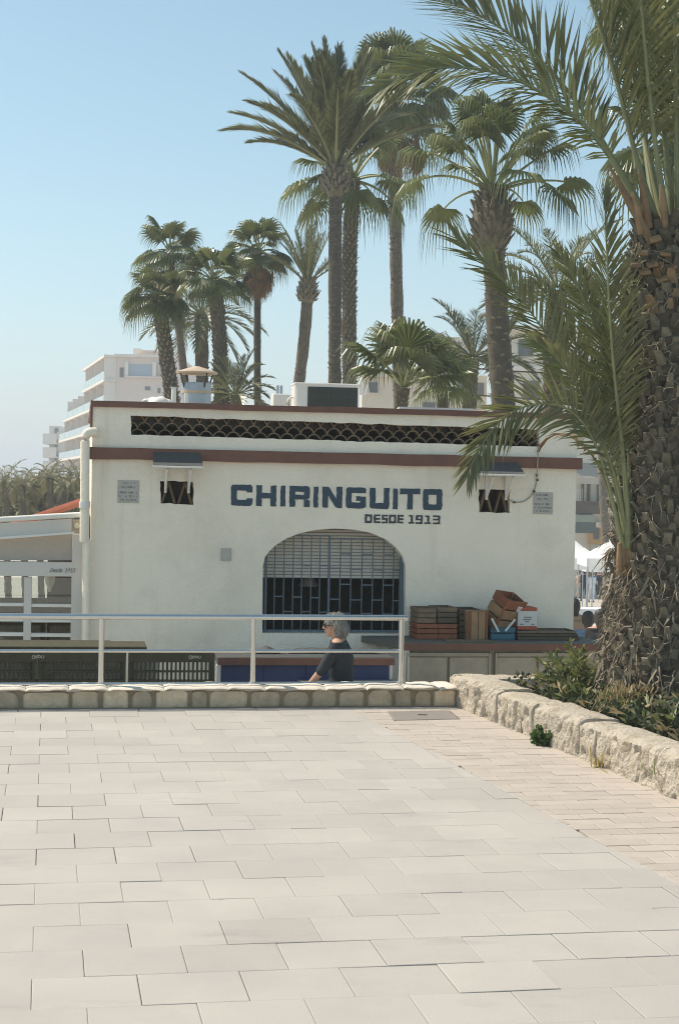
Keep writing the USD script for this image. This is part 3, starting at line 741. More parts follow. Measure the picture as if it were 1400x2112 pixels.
# cable
t = Thing('cable', 'thin dirty cable hanging from the roof tiles and looping to the right hood', 'cable', ko.world((W(1110, 920)[0], 0, W(1110, 920)[1])), BETA)
c = lambda px, py, o: (W(px, py, o)[0] - W(1110, 920)[0], -o, W(px, py, o)[1] - W(1110, 920)[1])
m = MB(); m.tube(spline([c(1111, 905, .012), c(1110, 925, .012), c(1109, 944, .06), c(1108, 962, .06), c(1107, 985, .012), c(1105, 1000, .01), c(1098, 1018, .012), c(1085, 1031, .012), c(1068, 1036, .012), c(1050, 1030, .012)], 50), .006, 6); t.add('cable_run', m, 'panel_frame')
for (px, py, o) in ((1110, 918, .014), (1110, 930, .014), (1107, 980, .014), (1108, 990, .014), (1101, 1013, .014), (1060, 1036, .014)):
    m = MB(); p = c(px, py, o); m.box(p, (.02, .02, .018)); t.add('clip', m, 'dark_void')

# ------------------------------------------------------------------ on the roof
def RW(px, py, y):   # kiosk coordinates on the plane y metres behind the wall
    return W(px, py, -y)
zr = zroof
# air conditioner
a = RW(608, 835, 1.0); b = RW(741, 792, 1.0)
t = Thing('air_conditioner', 'cream outdoor air conditioning unit with dark grille on the kiosk roof', 'air conditioner', ko.world((a[0], 1.0, zr)), BETA)
w, h = b[0] - a[0], b[1] - zr
m = MB(); m.rbox((w / 2, .16, h / 2 + .03), (w, .32, h - .06), .02); cs = t.add('casing', m, 'ac_white')
m = MB(); m.rbox((w / 2, .16, h - .012), (w + .012, .335, .024), .008); t.add('lid', m, 'ac_white', parent=cs)
g0, g1 = w * .195, w * .975
m = MB(); m.b2((g0, -.004, .10), (g1, -.001, h - .04)); gr = t.add('grille', m, 'ac_dark')
for i in range(1, 4):
    x = g0 + (g1 - g0) * i / 4; m = MB(); m.b2((x - .003, -.012, .10), (x + .003, -.006, h - .04)); t.add('grille_wire', m, 'lamp_hood', parent=gr)
for i in range(1, 7):
    z = .10 + (h - .14) * i / 7; m = MB(); m.b2((g0, -.0155, z - .002), (g1, -.0125, z + .002)); t.add('grille_wire', m, 'ac_dark' if i != 4 else 'lamp_hood', parent=gr)
for x in (.08, w - .08):
    m = MB(); m.b2((x - .04, 0, 0), (x + .04, .32, .03)); t.add('foot', m, 'ac_dark')
m = MB(); m.tube(spline([(-.002, .12, .22), (-.05, .12, .20), (-.06, .12, .1), (-.06, .2, 0.0)], 10), .012, 8); t.add('pipe', m, 'white_paint', smooth=True)
# vent with hood
c0 = RW(405, 800, 1.3); base = ko.world((c0[0], 1.3, zr)); s = 1 / ppm(base[1])
t = Thing('roof_vent', 'round metal chimney vent with a tan conical rain hood on the roof', 'chimney', base, BETA)
zA, zB, zC = RW(405, 800, 1.3)[1] - zr, RW(405, 770, 1.3)[1] - zr, RW(405, 755, 1.3)[1] - zr
m = MB(); m.tube([(0, 0, 0), (0, 0, zA + .05), (0, 0, zA + .055)], [.155, .155, .13], 20); t.add('drum', m, 'galvanized', smooth=30)
m = MB(); m.tube([(0, 0, zA - .06), (0, 0, zA - .03)], .161, 20); t.add('drum_band', m, 'hood_tan', smooth=30)
m = MB(); m.tube([(0, 0, zB - .005), (0, 0, zB + .012), (0, 0, zB + .04), (0, 0, zC)], [.215, .22, .14, .02], 24); t.add('rain_hood', m, 'hood_tan', smooth=30)
for k in range(4):
    an = k * PI / 2 + .5; m = MB(); m.tube([(.15 * math.cos(an), .15 * math.sin(an), zA), (.20 * math.cos(an), .20 * math.sin(an), zB)], .009, 6); t.add('hood_strut', m, 'dark_void')
# small white box with two pipes
a = RW(563, 835, 1.6); b = RW(596, 812, 1.6)
t = Thing('roof_box', 'small white box with two upright grey pipes beside the air conditioner', 'box', ko.world((a[0], 1.6, zr)), BETA)
m = MB(); m.rbox(((b[0] - a[0]) / 2, .1, (b[1] - zr) / 2), (b[0] - a[0], .2, b[1] - zr), .01); t.add('box_body', m, 'white_paint')
zz = RW(563, 793, 1.6)[1] - zr
for px in (575, 582.5):
    x = RW(px, 800, 1.6)[0] - a[0]; m = MB(); m.tube([(x, .1, b[1] - zr), (x, .1, zz)], .015, 10); t.add('pipe', m, 'galvanized', smooth=40)
m = MB(); x = RW(599, 820, 1.6)[0] - a[0]; m.b2((x - .01, .02, 0), (x + .05, .12, RW(599, 815, 1.6)[1] - zr)); t.add('side_box', m, 'white_paint')
# rolled white sheet and upright pipe left of the vent
a = RW(300, 826, .9); b = RW(352, 818, .9)
t = Thing('roll_of_sheeting', 'low white roll of roof sheeting lying behind the coping', 'roll', ko.world((a[0], .9, zr)), BETA)
L = b[0] - a[0]; m = MB(); n = 22
m.tube([(L * i / n, .08 * math.sin(i * .4), .085 + .012 * math.sin(i * 1.1)) for i in range(n + 1)], [.05 + .03 * math.sin(PI * (i + 1) / (n + 2)) for i in range(n + 1)], 14); t.add('sheeting', m, 'white_paint', smooth=True)
a = RW(358, 830, .95); zz = RW(358, 800, .95)[1] - zr
t = Thing('roof_pipe', 'short upright white vent pipe beside the conical rain hood', 'pipe', ko.world((a[0], .95, zr)), BETA)
m = MB(); m.tube([(0, 0, 0), (0, 0, zz)], .026, 12); t.add('pipe', m, 'white_paint', smooth=40)
m = MB(); m.tube([(0, 0, zz), (0, 0, zz + .01)], .031, 12); t.add('pipe_cap', m, 'fascia', smooth=40)
m = MB(); m.tube([(.13, 0, 0), (.13, 0, zz * .82)], .02, 12); t.add('pipe', m, 'white_paint', smooth=40)
# white board lying on the roof at right
pts = [RW(823, 839, .3), RW(985, 855, .3)]
t = Thing('roof_board', 'thin white board lying on the roof behind the coping at right', 'board', ko.world((pts[0][0], .3, zr)), BETA)
L = pts[1][0] - pts[0][0]; hz0 = RW(825, 838.5, .3)[1] - zr; 
m = MB(); m.add([(0, 0, .0), (L, 0, .0), (L, 1.0, .0), (0, 1.0, .0), (0, 0, hz0), (L, 0, hz0 - .0), (L, 1.0, hz0 - .02), (.1, 1.0, hz0 - .02)], [[0, 3, 2, 1], [4, 5, 6, 7], [0, 1, 5, 4], [1, 2, 6, 5], [2, 3, 7, 6], [3, 0, 4, 7]]); t.add('board', m, 'white_paint')

# ------------------------------------------------------------------ ledge with concrete panels on the right of the wall
def LP(px, py, off): q = W(px, py, off); return q
OFF = .72
lx0 = W(836, 1370, OFF)[0]; lx1 = W(1197, 1370, OFF)[0] + .25
zlt = W(1000, 1327, OFF + .03)[1]; zlb = W(1000, 1341, OFF + .03)[1]
ld = Thing('ledge', 'wide grey-topped ledge with a red-brown edge on pale concrete panels, against the kiosk', 'ledge', ko.world(((lx0 + lx1) / 2, -OFF, 0)), BETA)
LX = (lx0 + lx1) / 2
m = MB(); m.add([(lx0 - LX - .02, -.03, zlb), (lx1 - LX, -.03, zlb), (lx1 - LX, OFF - .004, zlb), (lx0 - LX - .30, OFF - .004, zlb), (lx0 - LX - .02, -.03, zlt), (lx1 - LX, -.03, zlt), (lx1 - LX, OFF - .004, zlt), (lx0 - LX - .30, OFF - .004, zlt)], [[0, 3, 2, 1], [4, 5, 6, 7], [0, 1, 5, 4], [1, 2, 6, 5], [2, 3, 7, 6], [3, 0, 4, 7]])
ld.add('top_slab', m, 'ledge_top')
m = MB(); m.b2((lx0 - LX - .02, -.036, zlb - .002), (lx1 - LX, -.0305, zlt - .004)); ld.add('edge_band', m, 'red_paint')
m = MB(); m.b2((lx0 - LX, .06, 0), (lx1 - LX, OFF - .01, zlb - .003)); ld.add('core', m, 'panel_frame')
gapx = [W(p, 1370, OFF)[0] - LX for p in (838, 926, 1013, 1023, 1110, 1188)]
for k, (i, j) in enumerate(((0, 1), (1, 2), (3, 4), (4, 5))):
    a, b = gapx[i], gapx[j]
    m = MB(); m.b2((a + .012, .035, 0), (b - .012, .058, zlb - .075), .004); ld.add('concrete_panel', m, 'panel_concrete')
for i, j in ((0, 2), (3, 5)):
    a, b = gapx[i], gapx[j]
    m = MB(); m.b2((a - .004, .018, 0), (a + .02, .059, zlb - .03), .004); ld.add('panel_frame', m, 'panel_frame')
    m = MB(); m.b2((b - .02, .018, 0), (b + .004, .059, zlb - .03), .004); ld.add('panel_frame', m, 'panel_frame')
    m = MB(); m.b2((a + .021, .018, zlb - .068), (b - .021, .059, zlb - .03), .004); ld.add('panel_frame', m, 'panel_frame')
# white slanted cheek at the ledge's left end
x0 = W(838, 1330, .5)[0] - LX
m = MB(); m.mesh(prism_xz(Polygon([(0, 0), (.001, 0), (.001, 1), (0, 1)]), 0, .001)) if False else m.add([(x0 - .06, .02, 0), (x0 - .06, OFF - .01, 0), (x0 - .06, OFF - .01, zlb - .01), (x0 - .06, .02, zlb - .01), (x0 - .012, .02, 0), (x0 - .012, OFF - .01, 0), (x0 - .012, OFF - .01, zlb - .01), (x0 - .012, .02, zlb - .01)], [[0, 3, 2, 1], [4, 5, 6, 7], [0, 1, 5, 4], [1, 2, 6, 5], [2, 3, 7, 6], [3, 0, 4, 7]])
ld.add('end_cheek', m, 'white_paint')

# ------------------------------------------------------------------ blue bar counter
OB = 1.35
cx0, cx1 = W(449, 1390, OB)[0], W(812, 1390, OB)[0]
zt2, zb2 = W(630, 1356, OB)[1], W(630, 1371, OB)[1]
bc = Thing('bar_counter', 'low bar counter with blue front, red-brown edge and grey top before the kiosk', 'counter', ko.world(((cx0 + cx1) / 2, -OB, 0)), BETA)
CX = (cx0 + cx1) / 2; hw = (cx1 - cx0) / 2
m = MB(); m.b2((-hw, .0, zb2), (hw, .62, zt2), .006); bc.add('top_slab', m, 'grey_cover')
m = MB(); m.b2((-hw - .004, -.012, zb2 - .004), (hw + .004, -.001, zt2 - .006)); bc.add('edge_band', m, 'red_paint')
n = 4
for i in range(n):
    a, b = -hw + .03 + (2 * hw - .06) * i / n, -hw + .03 + (2 * hw - .06) * (i + 1) / n
    m = MB(); m.b2((a + .001, .05, 0), (b - .001, .075, zb2 - .005), .003); bc.add('front_panel', m, 'blue_panel')
m = MB(); m.b2((-hw - .012, .02, 0), (-hw + .022, .06, zb2 - .006), .004); bc.add('corner_post', m, 'white_paint')
m = MB(); m.b2((hw - .04, .06, 0), (hw, .6, zb2 - .006)); bc.add('end_panel', m, 'white_paint')
# folded dark covers lying on it
def cover(label, px0, px1, y, h, seed):
    a = W(px0, 1350, OB - y)[0]; b = W(px1, 1350, OB - y)[0]
    t = Thing('folded_cover', label, 'cover', ko.world(((a + b) / 2, -OB + y, zt2 + .001)), BETA, 'covers on the bar counter')
    n = 22; L = (b - a) / 2; prof = [(-.12, 0), (-.13, h * .5), (-.05, h), (.06, h * .95), (.13, h * .5), (.14, 0)]
    V = np.array([[x, yy_, z] for (yy_, z) in prof for x in np.linspace(-L, L, n)])
    k = meshkit.fbm(V * 7 + seed, 3, seed) - .5; e = np.clip((L - np.abs(V[:, 0])) / .15, .25, 1)
    V[:, 2] = np.where(V[:, 2] > 0, np.maximum(.002, V[:, 2] * e * (1 + 1.1 * k)), 0); V[:, 1] += k * .05
    f = [[i * n + j, i * n + j + 1, (i + 1) * n + j + 1, (i + 1) * n + j] for i in range(5) for j in range(n - 1)]
    t.add('cloth', (V, np.array(f)), 'grey_cover', smooth=True)
cover('folded dark cover at the left of the bar counter top', 515, 585, .40, .05, 3)
cover('flatter dark cover lying on the bar counter behind the woman', 590, 700, .42, .045, 5)
cover('dark cover on the bar counter to the right of the woman', 705, 790, .42, .04, 8)

# ------------------------------------------------------------------ slatted dark screens on the left
OS = 1.75
xe = [W(p, 1385, OS)[0] for p in (-290, 76, 262, 445)]
def script_squiggle(t, x0, z0, w, h, y):
    r = np.random.default_rng(int(abs(x0) * 97)); pts = []
    for i in range(26):
        s_ = i / 25; pts.append((x0 + w * s_ + .008 * math.sin(i * 1.7), y, z0 + h * (.35 + .3 * math.sin(i * 1.35) * (1.25 if i < 6 else .8))))
    m = MB(); m.tube(spline(pts, 70), .0034, 5); return m
zsT = W(230, 1342, OS)[1]
lab = ['dark slatted plastic terrace screen at the left edge with white script', 'middle dark slatted plastic terrace screen behind the left rail post', 'dark slatted plastic terrace screen with white script next to the blue counter']
for k in range(3):
    a, b = xe[k] + .01, xe[k + 1] - .01; w = b - a
    t = Thing('terrace_screen', lab[k], 'screen', ko.world((a, -OS, 0)), BETA, 'slatted terrace screens')
    m = MB(); m.b2((0, 0, zsT - .10), (w, .05, zsT), .006); t.add('top_band', m, 'dark_plastic')
    rows_ = [zsT - .10, zsT - .18, zsT - .26, zsT - .34, zsT - .42, zsT - .50]
    for z in rows_[1:]:
        m = MB(); m.b2((0, .005, z - .008), (w, .045, z + .008)); t.add('cross_rail', m, 'dark_plastic')
    n = max(3, int(w / .036)); pitch = w / n
    for i in range(n + 1):
        x = min(max(i * pitch, .01), w - .01); wide = .05 if i in (0, n) or (k == 0 and i % 20 == 0) else .017
        x0_ = min(max(x - wide / 2, 0), w - wide)
        m = MB(); m.b2((x0_, .012, .12), (x0_ + wide, .038, zsT - .101)); t.add('slat', m, 'dark_plastic')
    for x in (.06, w - .1):
        m = MB(); m.b2((x, -.01, 0), (x + .05, .06, .13)); t.add('foot', m, 'dark_plastic')
    if k != 1:
        x0_ = (W(66, 1345, OS)[0] if k == 0 else W(390, 1345, OS)[0]) - a
        t.add('script', script_squiggle(t, x0_, zsT - .07, .10, .045, -.003), 'notice', label='illegible white script')
    if k != 1 or True:
        nb = 5
        m = MB(); m.b2((.03, .28, .02), (w * (.97 if k < 2 else .35), .31, zsT - .09)); t.add('pale_backing', m, 'pale_behind')
a, b = W(-60, 1335, OS - .25)[0], W(301, 1335, OS - .25)[0]
t = Thing('dark_plank', 'long dark plank lying along the top of the slatted screens', 'plank', ko.world((a, -OS + .05, zsT + .002)), BETA)
m = MB(); m.b2((0, 0, 0), (b - a, .5, .026), .005); t.add('plank', m, 'dark_plastic')
m = MB(); m.b2((0, .52, 0), ((b - a) * .8, .6, .024), .005); t.add('batten', m, 'dark_plastic')

# ------------------------------------------------------------------ glazed terrace on the left
OL = -.10
gx1 = W(169, 1250, OL)[0]; 
def G(px, py, o=0.0): q = W(px, py, OL + o); return q
t = gt = Thing('glazed_terrace', 'white framed glazed terrace lean-to with beige blind and sloping white fascia', 'terrace', ko.world((G(60, 1250)[0], -OL, 0)), BETA)
GX = G(60, 1250)[0]
gl = -.95
def gb(name, px0, py0, px1, py1, y0, y1, mt, bev=.004, parent=None, o=0.0):
    a, b = G(px0, py0, o), G(px1, py1, o)
    m = MB(); m.b2((a[0] - GX, y0, a[1]), (b[0] - GX, y1, b[1]), bev); return t.add(name, m, mt, parent=parent)
gb('head_beam', -75, 1157, 150, 1189, -.03, .08, 'fascia')
gb('corner_post', 149, 1101, 169, 1420, -.028, .08, 'fascia')
gb('mullion', 50, 1190, 62, 1420, -.02, .06, 'fascia')
gb('mullion', -60, 1190, -46, 1420, -.02, .06, 'fascia')
for py0, py1 in ((1243, 1250.5), (1275, 1282), (1304, 1312)):
    gb('glazing_bar', 63, py0 + 2, 148, py1 + 2, -.014, .03, 'white_paint'); gb('glazing_bar', -45, py0, 49, py1, -.014, .03, 'white_paint')
for py0, py1 in ((1190, 1243), (1251, 1275), (1283, 1304), (1313, 1400)):
    gb('pane', 63, py0 + 1, 148, py1 + 1, .004, .010, 'window_glass', 0); gb('pane', -45, py0, 49, py1, .004, .010, 'window_glass', 0)
def slanted(name, corners, y0, y1, mt):
    P2 = [G(*c_) for c_ in corners]; V = [(p[0] - GX, y, p[1]) for y in (y0, y1) for p in P2]
    m = MB(); m.add(V, [[0, 1, 2, 3], [7, 6, 5, 4], [0, 4, 5, 1], [1, 5, 6, 2], [2, 6, 7, 3], [3, 7, 4, 0]]); return t.add(name, m, mt)
slanted('blind', [(-75, 1117), (150, 1100), (150, 1156), (-75, 1156)], .02, .05, 'awning_fabric')
slanted('fascia_board', [(-75, 1115), (148, 1098), (148, 1070), (-75, 1084)], -.06, -.02, 'fascia')
slanted('fascia_lip', [(-75, 1117.5), (153, 1100.5), (153, 1096), (-75, 1112)], -.085, -.062, 'white_paint')
P3 = lambda px, py, y: (G(px, py)[0] - GX, y, G(px, py)[1])
m = MB(); m.tube([P3(-75, 1077, -.07), P3(5, 1071, -.07), P3(167, 1061, -.07)], .027, 10); t.add('gutter', m, 'white_paint', smooth=40)
m = MB(); m.tube([P3(159, 1084, -.03), P3(159, 1084, .0)], .026, 14); t.add('round_lamp', m, 'cream_paint', smooth=30)
gb('dark_gap', 150, 1072, 167, 1100, .02, .04, 'panel_frame')
# red roof of the terrace, rising towards the kiosk wall
qa, qb, qc, qd = P3(80, 1066, .4), P3(167, 1036, .4), P3(167, 1045, .4), P3(80, 1070, .4)
xl_ = qa[0] - 1.2; zl0 = qa[2] - 1.2 * (qb[2] - qa[2]) / (qb[0] - qa[0])
m = MB(); m.add([(xl_, .4, zl0 - .05), (qc[0], .4, qc[2]), (qc[0], 2.7, qc[2] + .0), (xl_, 2.7, zl0 - .05), (xl_, .4, zl0), (qb[0], .4, qb[2]), (qb[0], 2.7, qb[2]), (xl_, 2.7, zl0)], [[0, 3, 2, 1], [4, 5, 6, 7], [0, 1, 5, 4], [1, 2, 6, 5], [2, 3, 7, 6], [3, 0, 4, 7]]); t.add('red_roof', m, 'red_roof')
for i in range(8):
    y = .55 + i * .28; m = MB(); m.tube([(xl_, y, zl0 + .0), (qb[0] - .01, y, qb[2] + .0)], .02, 6); t.add('roof_roll', m, 'red_roof')
# interior: floor, back wall, pale opening, shrub silhouette, lamp
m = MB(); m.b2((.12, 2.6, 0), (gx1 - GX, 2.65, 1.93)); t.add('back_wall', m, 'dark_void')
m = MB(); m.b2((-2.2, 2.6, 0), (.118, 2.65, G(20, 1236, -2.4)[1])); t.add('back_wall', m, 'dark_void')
m = MB(); m.b2((-2.2, .1, 1.95), (gx1 - GX, 2.6, 2.0)); t.add('ceiling', m, 'awning_fabric')
lz = G(103, 1190, -.7); 
for i, h_ in enumerate((.0,)):
    m = MB(); x = lz[0] - GX; z = lz[1]; m.tube([(x, .7, z + .12), (x, .7, z + .02), (x, .7, z - .06), (x, .7, z - .12), (x, .7, z - .15)], [.05, .055, .045, .02, .012], 14); t.add('hanging_lamp', m, 'white_paint', smooth=True)
# script on the beam
tm = meshkit.text_mesh('Desde  1913', .042, .002)
v = np.array(tm.vertices); sc = (G(154, 1176)[0] - G(103, 1176)[0]) / (v[:, 0].max() - v[:, 0].min()); v[:, 0] *= sc; v[:, 1] *= .9; v[:, 0] += v[:, 1] * .3
o = G(102, 1180, .03); V = np.stack([v[:, 0] + o[0] - GX, -.0325 - v[:, 2], v[:, 1] + o[1]], 1)
t.add('lettering', (V, np.array(tm.faces)), 'print_grey')
# terrace furniture seen through the panes
for k, (px, lab_) in enumerate(((20, 'dark chair with rounded back behind the left terrace pane'), (112, 'dark chair with rounded back under the terrace lamp'))):
    p = W(px, 1300, -1.2); ch = Thing('terrace_chair', lab_, 'chair', ko.world((p[0], 1.2, 0)), BETA + .2)
    m = MB(); m.rbox((0, 0, .45), (.46, .46, .05), .015); ch.add('seat', m, 'dark_plastic')
    m = MB(); m.mesh(prism_xz(sg.Point(0, .72).buffer(.25).intersection(sg.box(-.23, .5, .23, 1.1)), .2, .24)); ch.add('backrest', m, 'dark_plastic')
    for sx in (-.2, .2):
        for sy in (-.2, .2):
            m = MB(); m.tube([(sx, sy, 0), (sx, sy, .44)], .016, 8); ch.add('leg', m, 'dark_plastic')

# ------------------------------------------------------------------ crates and boxes on the ledge
zL = zlt + .001
def crate(name, label, px0, px1, z0, size_y, hpx, off, mt, rz=0.0, cat='crate', slats=3, rim=None, open_=True, R=None, group=None):
    a = W(px0, 1300, off); b = W(px1, 1300, off); w = b[0] - a[0]; h = hpx / ppm(15.4)
    t = Thing(name, label, cat, ko.world(((a[0] + b[0]) / 2, -off + size_y / 2, z0)), BETA + rz, group or 'crates on the ledge')
    build_crate(t, w, size_y, h, mt, slats, rim, open_, R)
    return t, w, h
def build_crate(t, w, d, h, mt, slats=3, rim=None, open_=True, R=None, th=.012):
    R = np.eye(3) if R is None else R
    def bx_(name, c, s_, m_): m = MB(); m.rbox(R @ np.asarray(c, float), s_, .003, R); t.add(name, m, m_)
    bx_('base', (0, 0, th / 2), (w - .004, d - .004, th), mt)
    sh_ = (h - .004) / slats
    for i in range(slats):
        z = .004 + sh_ * (i + .5); hh = sh_ * .86; mm = rim if (rim and i == slats - 1) else mt
        bx_('slat', (0, -d / 2 + th / 2, z), (w, th, hh), mm); bx_('slat', (0, d / 2 - th / 2, z), (w, th, hh), mm)
        bx_('slat', (-w / 2 + th / 2, 0, z), (th, d - 2 * th - .002, hh), mm); bx_('slat', (w / 2 - th / 2, 0, z), (th, d - 2 * th - .002, hh), mm)
    for sx in (-1, 1):
        for sy in (-1, 1):
            bx_('corner_post', (sx * (w / 2 - th - .011), sy * (d / 2 - th - .011), h / 2), (.02, .02, h - .01), mt)
h1 = 33
crate('plastic_crate', 'orange-red plastic crate at the left end of the ledge, under a grey one', 859, 902, zL, .34, 33, .40, 'crate_orange', .02)
crate('plastic_crate', 'orange-red plastic crate beneath the dark brown one on the ledge', 904, 944, zL, .34, 33, .40, 'crate_orange', -.03)
zt3 = zL + 33 / ppm(15.4) + .002
crate('plastic_crate', 'greyish brown crate stacked on the leftmost orange crate', 859, 899, zt3, .33, 31, .39, 'crate_grey', .0)
crate('plastic_crate', 'dark olive brown crate stacked highest on the left pile', 899, 941, zt3, .33, 33, .37, 'crate_green', .05, rim='crate_grey')
crate('plastic_crate', 'tall dark green crate behind the upright wooden box', 946, 988, zL, .30, 63, .34, 'crate_green', .0, slats=5)
# upright wooden box with orange edges, its base facing the plaza
def wood_box(name, label, px0, px1, z0, hpx, off, d, rz, tilt=0.0, side='crate_wood', edge='crate_orange', lift=0.0, sticker=None):
    a = W(px0, 1290, off); b = W(px1, 1290, off); w = b[0] - a[0]; h = hpx / ppm(15.3)
    t = Thing(name, label, 'box', ko.world(((a[0] + b[0]) / 2, -off + d / 2, z0 + lift)), BETA + rz)
    R = rotm([0, 1, 0], tilt) @ rotm([1, 0, 0], lift * 0)
    def bx_(nm, c, s_, m_):
        m = MB(); m.rbox(R @ (np.asarray(c, float)), s_, .004, R); t.add(nm, m, m_)
    n = 2
    for i in range(n): bx_('bottom_board', (-w / 2 + w * .12 + (w * .76) * (i + .5) / n, -d / 2, h / 2), (w * .76 / n - .004, .012, h - .01), side)
    bx_('edge_strip', (-w / 2 + w * .06, -d / 2 - .002, h / 2), (w * .11, .016, h), edge); bx_('edge_strip', (w / 2 - w * .06, -d / 2 - .002, h / 2), (w * .11, .016, h), edge)
    bx_('side_board', (-w / 2 + .006, 0, h / 2), (.012, d - .03, h), side); bx_('side_board', (w / 2 - .006, 0, h / 2), (.012, d - .03, h), side)
    bx_('end_board', (0, 0, h - .006), (w - .03, d - .03, .012), side); bx_('end_board', (0, 0, .006), (w - .03, d - .03, .012), side)
    if sticker: bx_('sticker', (sticker[0] * w, -d / 2 - .011, sticker[1] * h), (w * .26, .002, h * .17), 'paper')
    return t
wood_box('wooden_box', 'pale wooden box standing on end with orange edges, middle of the ledge', 964, 1005, zL, 61, .46, .2, .05)
# tilted wooden crate, open end up
a = W(1040, 1250, .38); base = ko.world((a[0] - .045, -.27, zL + .125))
t = Thing('wooden_crate', 'weathered wooden crate tilted on its corner with a white sticker', 'crate', base, BETA)
R = rotm([0, 1, 0], .36) @ rotm([1, 0, 0], .34) @ rotm([0, 0, 1], .55)
build_crate(t, .25, .21, .345, 'crate_wood', 3, 'crate_orange', True, R, .011)
m = MB(); m.rbox(R @ np.array([.07, -.107, .26]), (.065, .003, .06), .001, R); t.add('sticker', m, 'paper')
for sx in (-1, 1):
    m = MB(); m.rbox(R @ np.array([sx * .124, -.104, .1725]), (.02, .018, .345), .003, R); t.add('edge_strip', m, 'crate_orange')
crate('plastic_crate', 'blue plastic crate under the tilted wooden crate', 1011, 1062, zL, .26, 27, .42, 'crate_blue', .03, slats=2)
# white plank-like flaps stuck in the blue crate
for k, (px, tl, lb) in enumerate(((1021, -.5, 'pale wooden lath leaning left in the blue crate'), (1052, .7, 'pale wooden lath leaning right in the blue crate'))):
    a = W(px, 1290, .5); t = Thing('lath', lb, 'lath', ko.world((a[0], -.5, zL + .1)), BETA)
    m = MB(); m.rbox((0, 0, .05), (.02, .008, .15), .002, rotm([0, 1, 0], tl)); t.add('lath', m, 'carton_white')
# white carton with a red lid band
a = W(1067, 1300, .40); b = W(1107, 1300, .40); w = b[0] - a[0]; zb_ = zL + .10
t = Thing('carton', 'white printed carton with red top and base bands on the trays', 'carton', ko.world(((a[0] + b[0]) / 2, -.27, zb_)), BETA)
h = 46 / ppm(15.3); d = .26
m = MB(); m.rbox((0, 0, h * .075), (w, d, h * .15), .003); t.add('base_band', m, 'carton_red')
m = MB(); m.rbox((0, 0, h * .50), (w - .004, d - .004, h * .70), .003); t.add('body', m, 'carton_white')
m = MB(); m.rbox((0, 0, h * .925), (w, d, h * .15), .003); t.add('lid', m, 'carton_red')
m = MB()
for z, x0_, x1_ in ((.56, -.2, .22), (.46, -.22, .2), (.36, -.12, .1), (.24, -.38, -.2), (.24, .2, .36)): m.b2((x0_ * w, -d / 2 - .0005, h * z - .004), (x1_ * w, -d / 2 + .0015, h * z + .004))
t.add('print', m, 'print_grey')
# flat trays
zc = zL
for k, (hh, px1, nm) in enumerate(((.034, 1192, 'lowest flat dark green tray at the right end of the ledge'), (.03, 1190, 'middle flat dark tray under the white carton'), (.028, 1186, 'uppermost flat grey-green tray under the white carton'))):
    a = W(1066 - k, 1310, .40); b = W(px1, 1310, .40); w = b[0] - a[0]
    t = Thing('flat_tray', nm, 'tray', ko.world(((a[0] + b[0]) / 2, -.27, zc)), BETA, 'stacked flat trays')
    m = MB(); m.rbox((0, 0, .005), (w, .34, .008), .002); t.add('tray_base', m, 'crate_green')
    for sy in (-1, 1): m = MB(); m.rbox((0, sy * .165, hh / 2), (w, .01, hh - .004), .002); t.add('tray_rim', m, 'crate_green' if k < 2 else 'crate_grey')
    for sx in (-1, 1): m = MB(); m.rbox((sx * (w / 2 - .005), 0, hh / 2), (.01, .318, hh - .004), .002); t.add('tray_rim', m, 'crate_green')
    zc += hh
a = W(915, 1316, .55); b = W(1010, 1316, .55)
t = Thing('flat_board', 'thin greenish board lying at the front of the ledge below the wooden box', 'board', ko.world(((a[0] + b[0]) / 2, -.58, zL)), BETA)
m = MB(); m.rbox((0, 0, .006), (b[0] - a[0], .16, .012), .003); t.add('board', m, 'crate_grey')
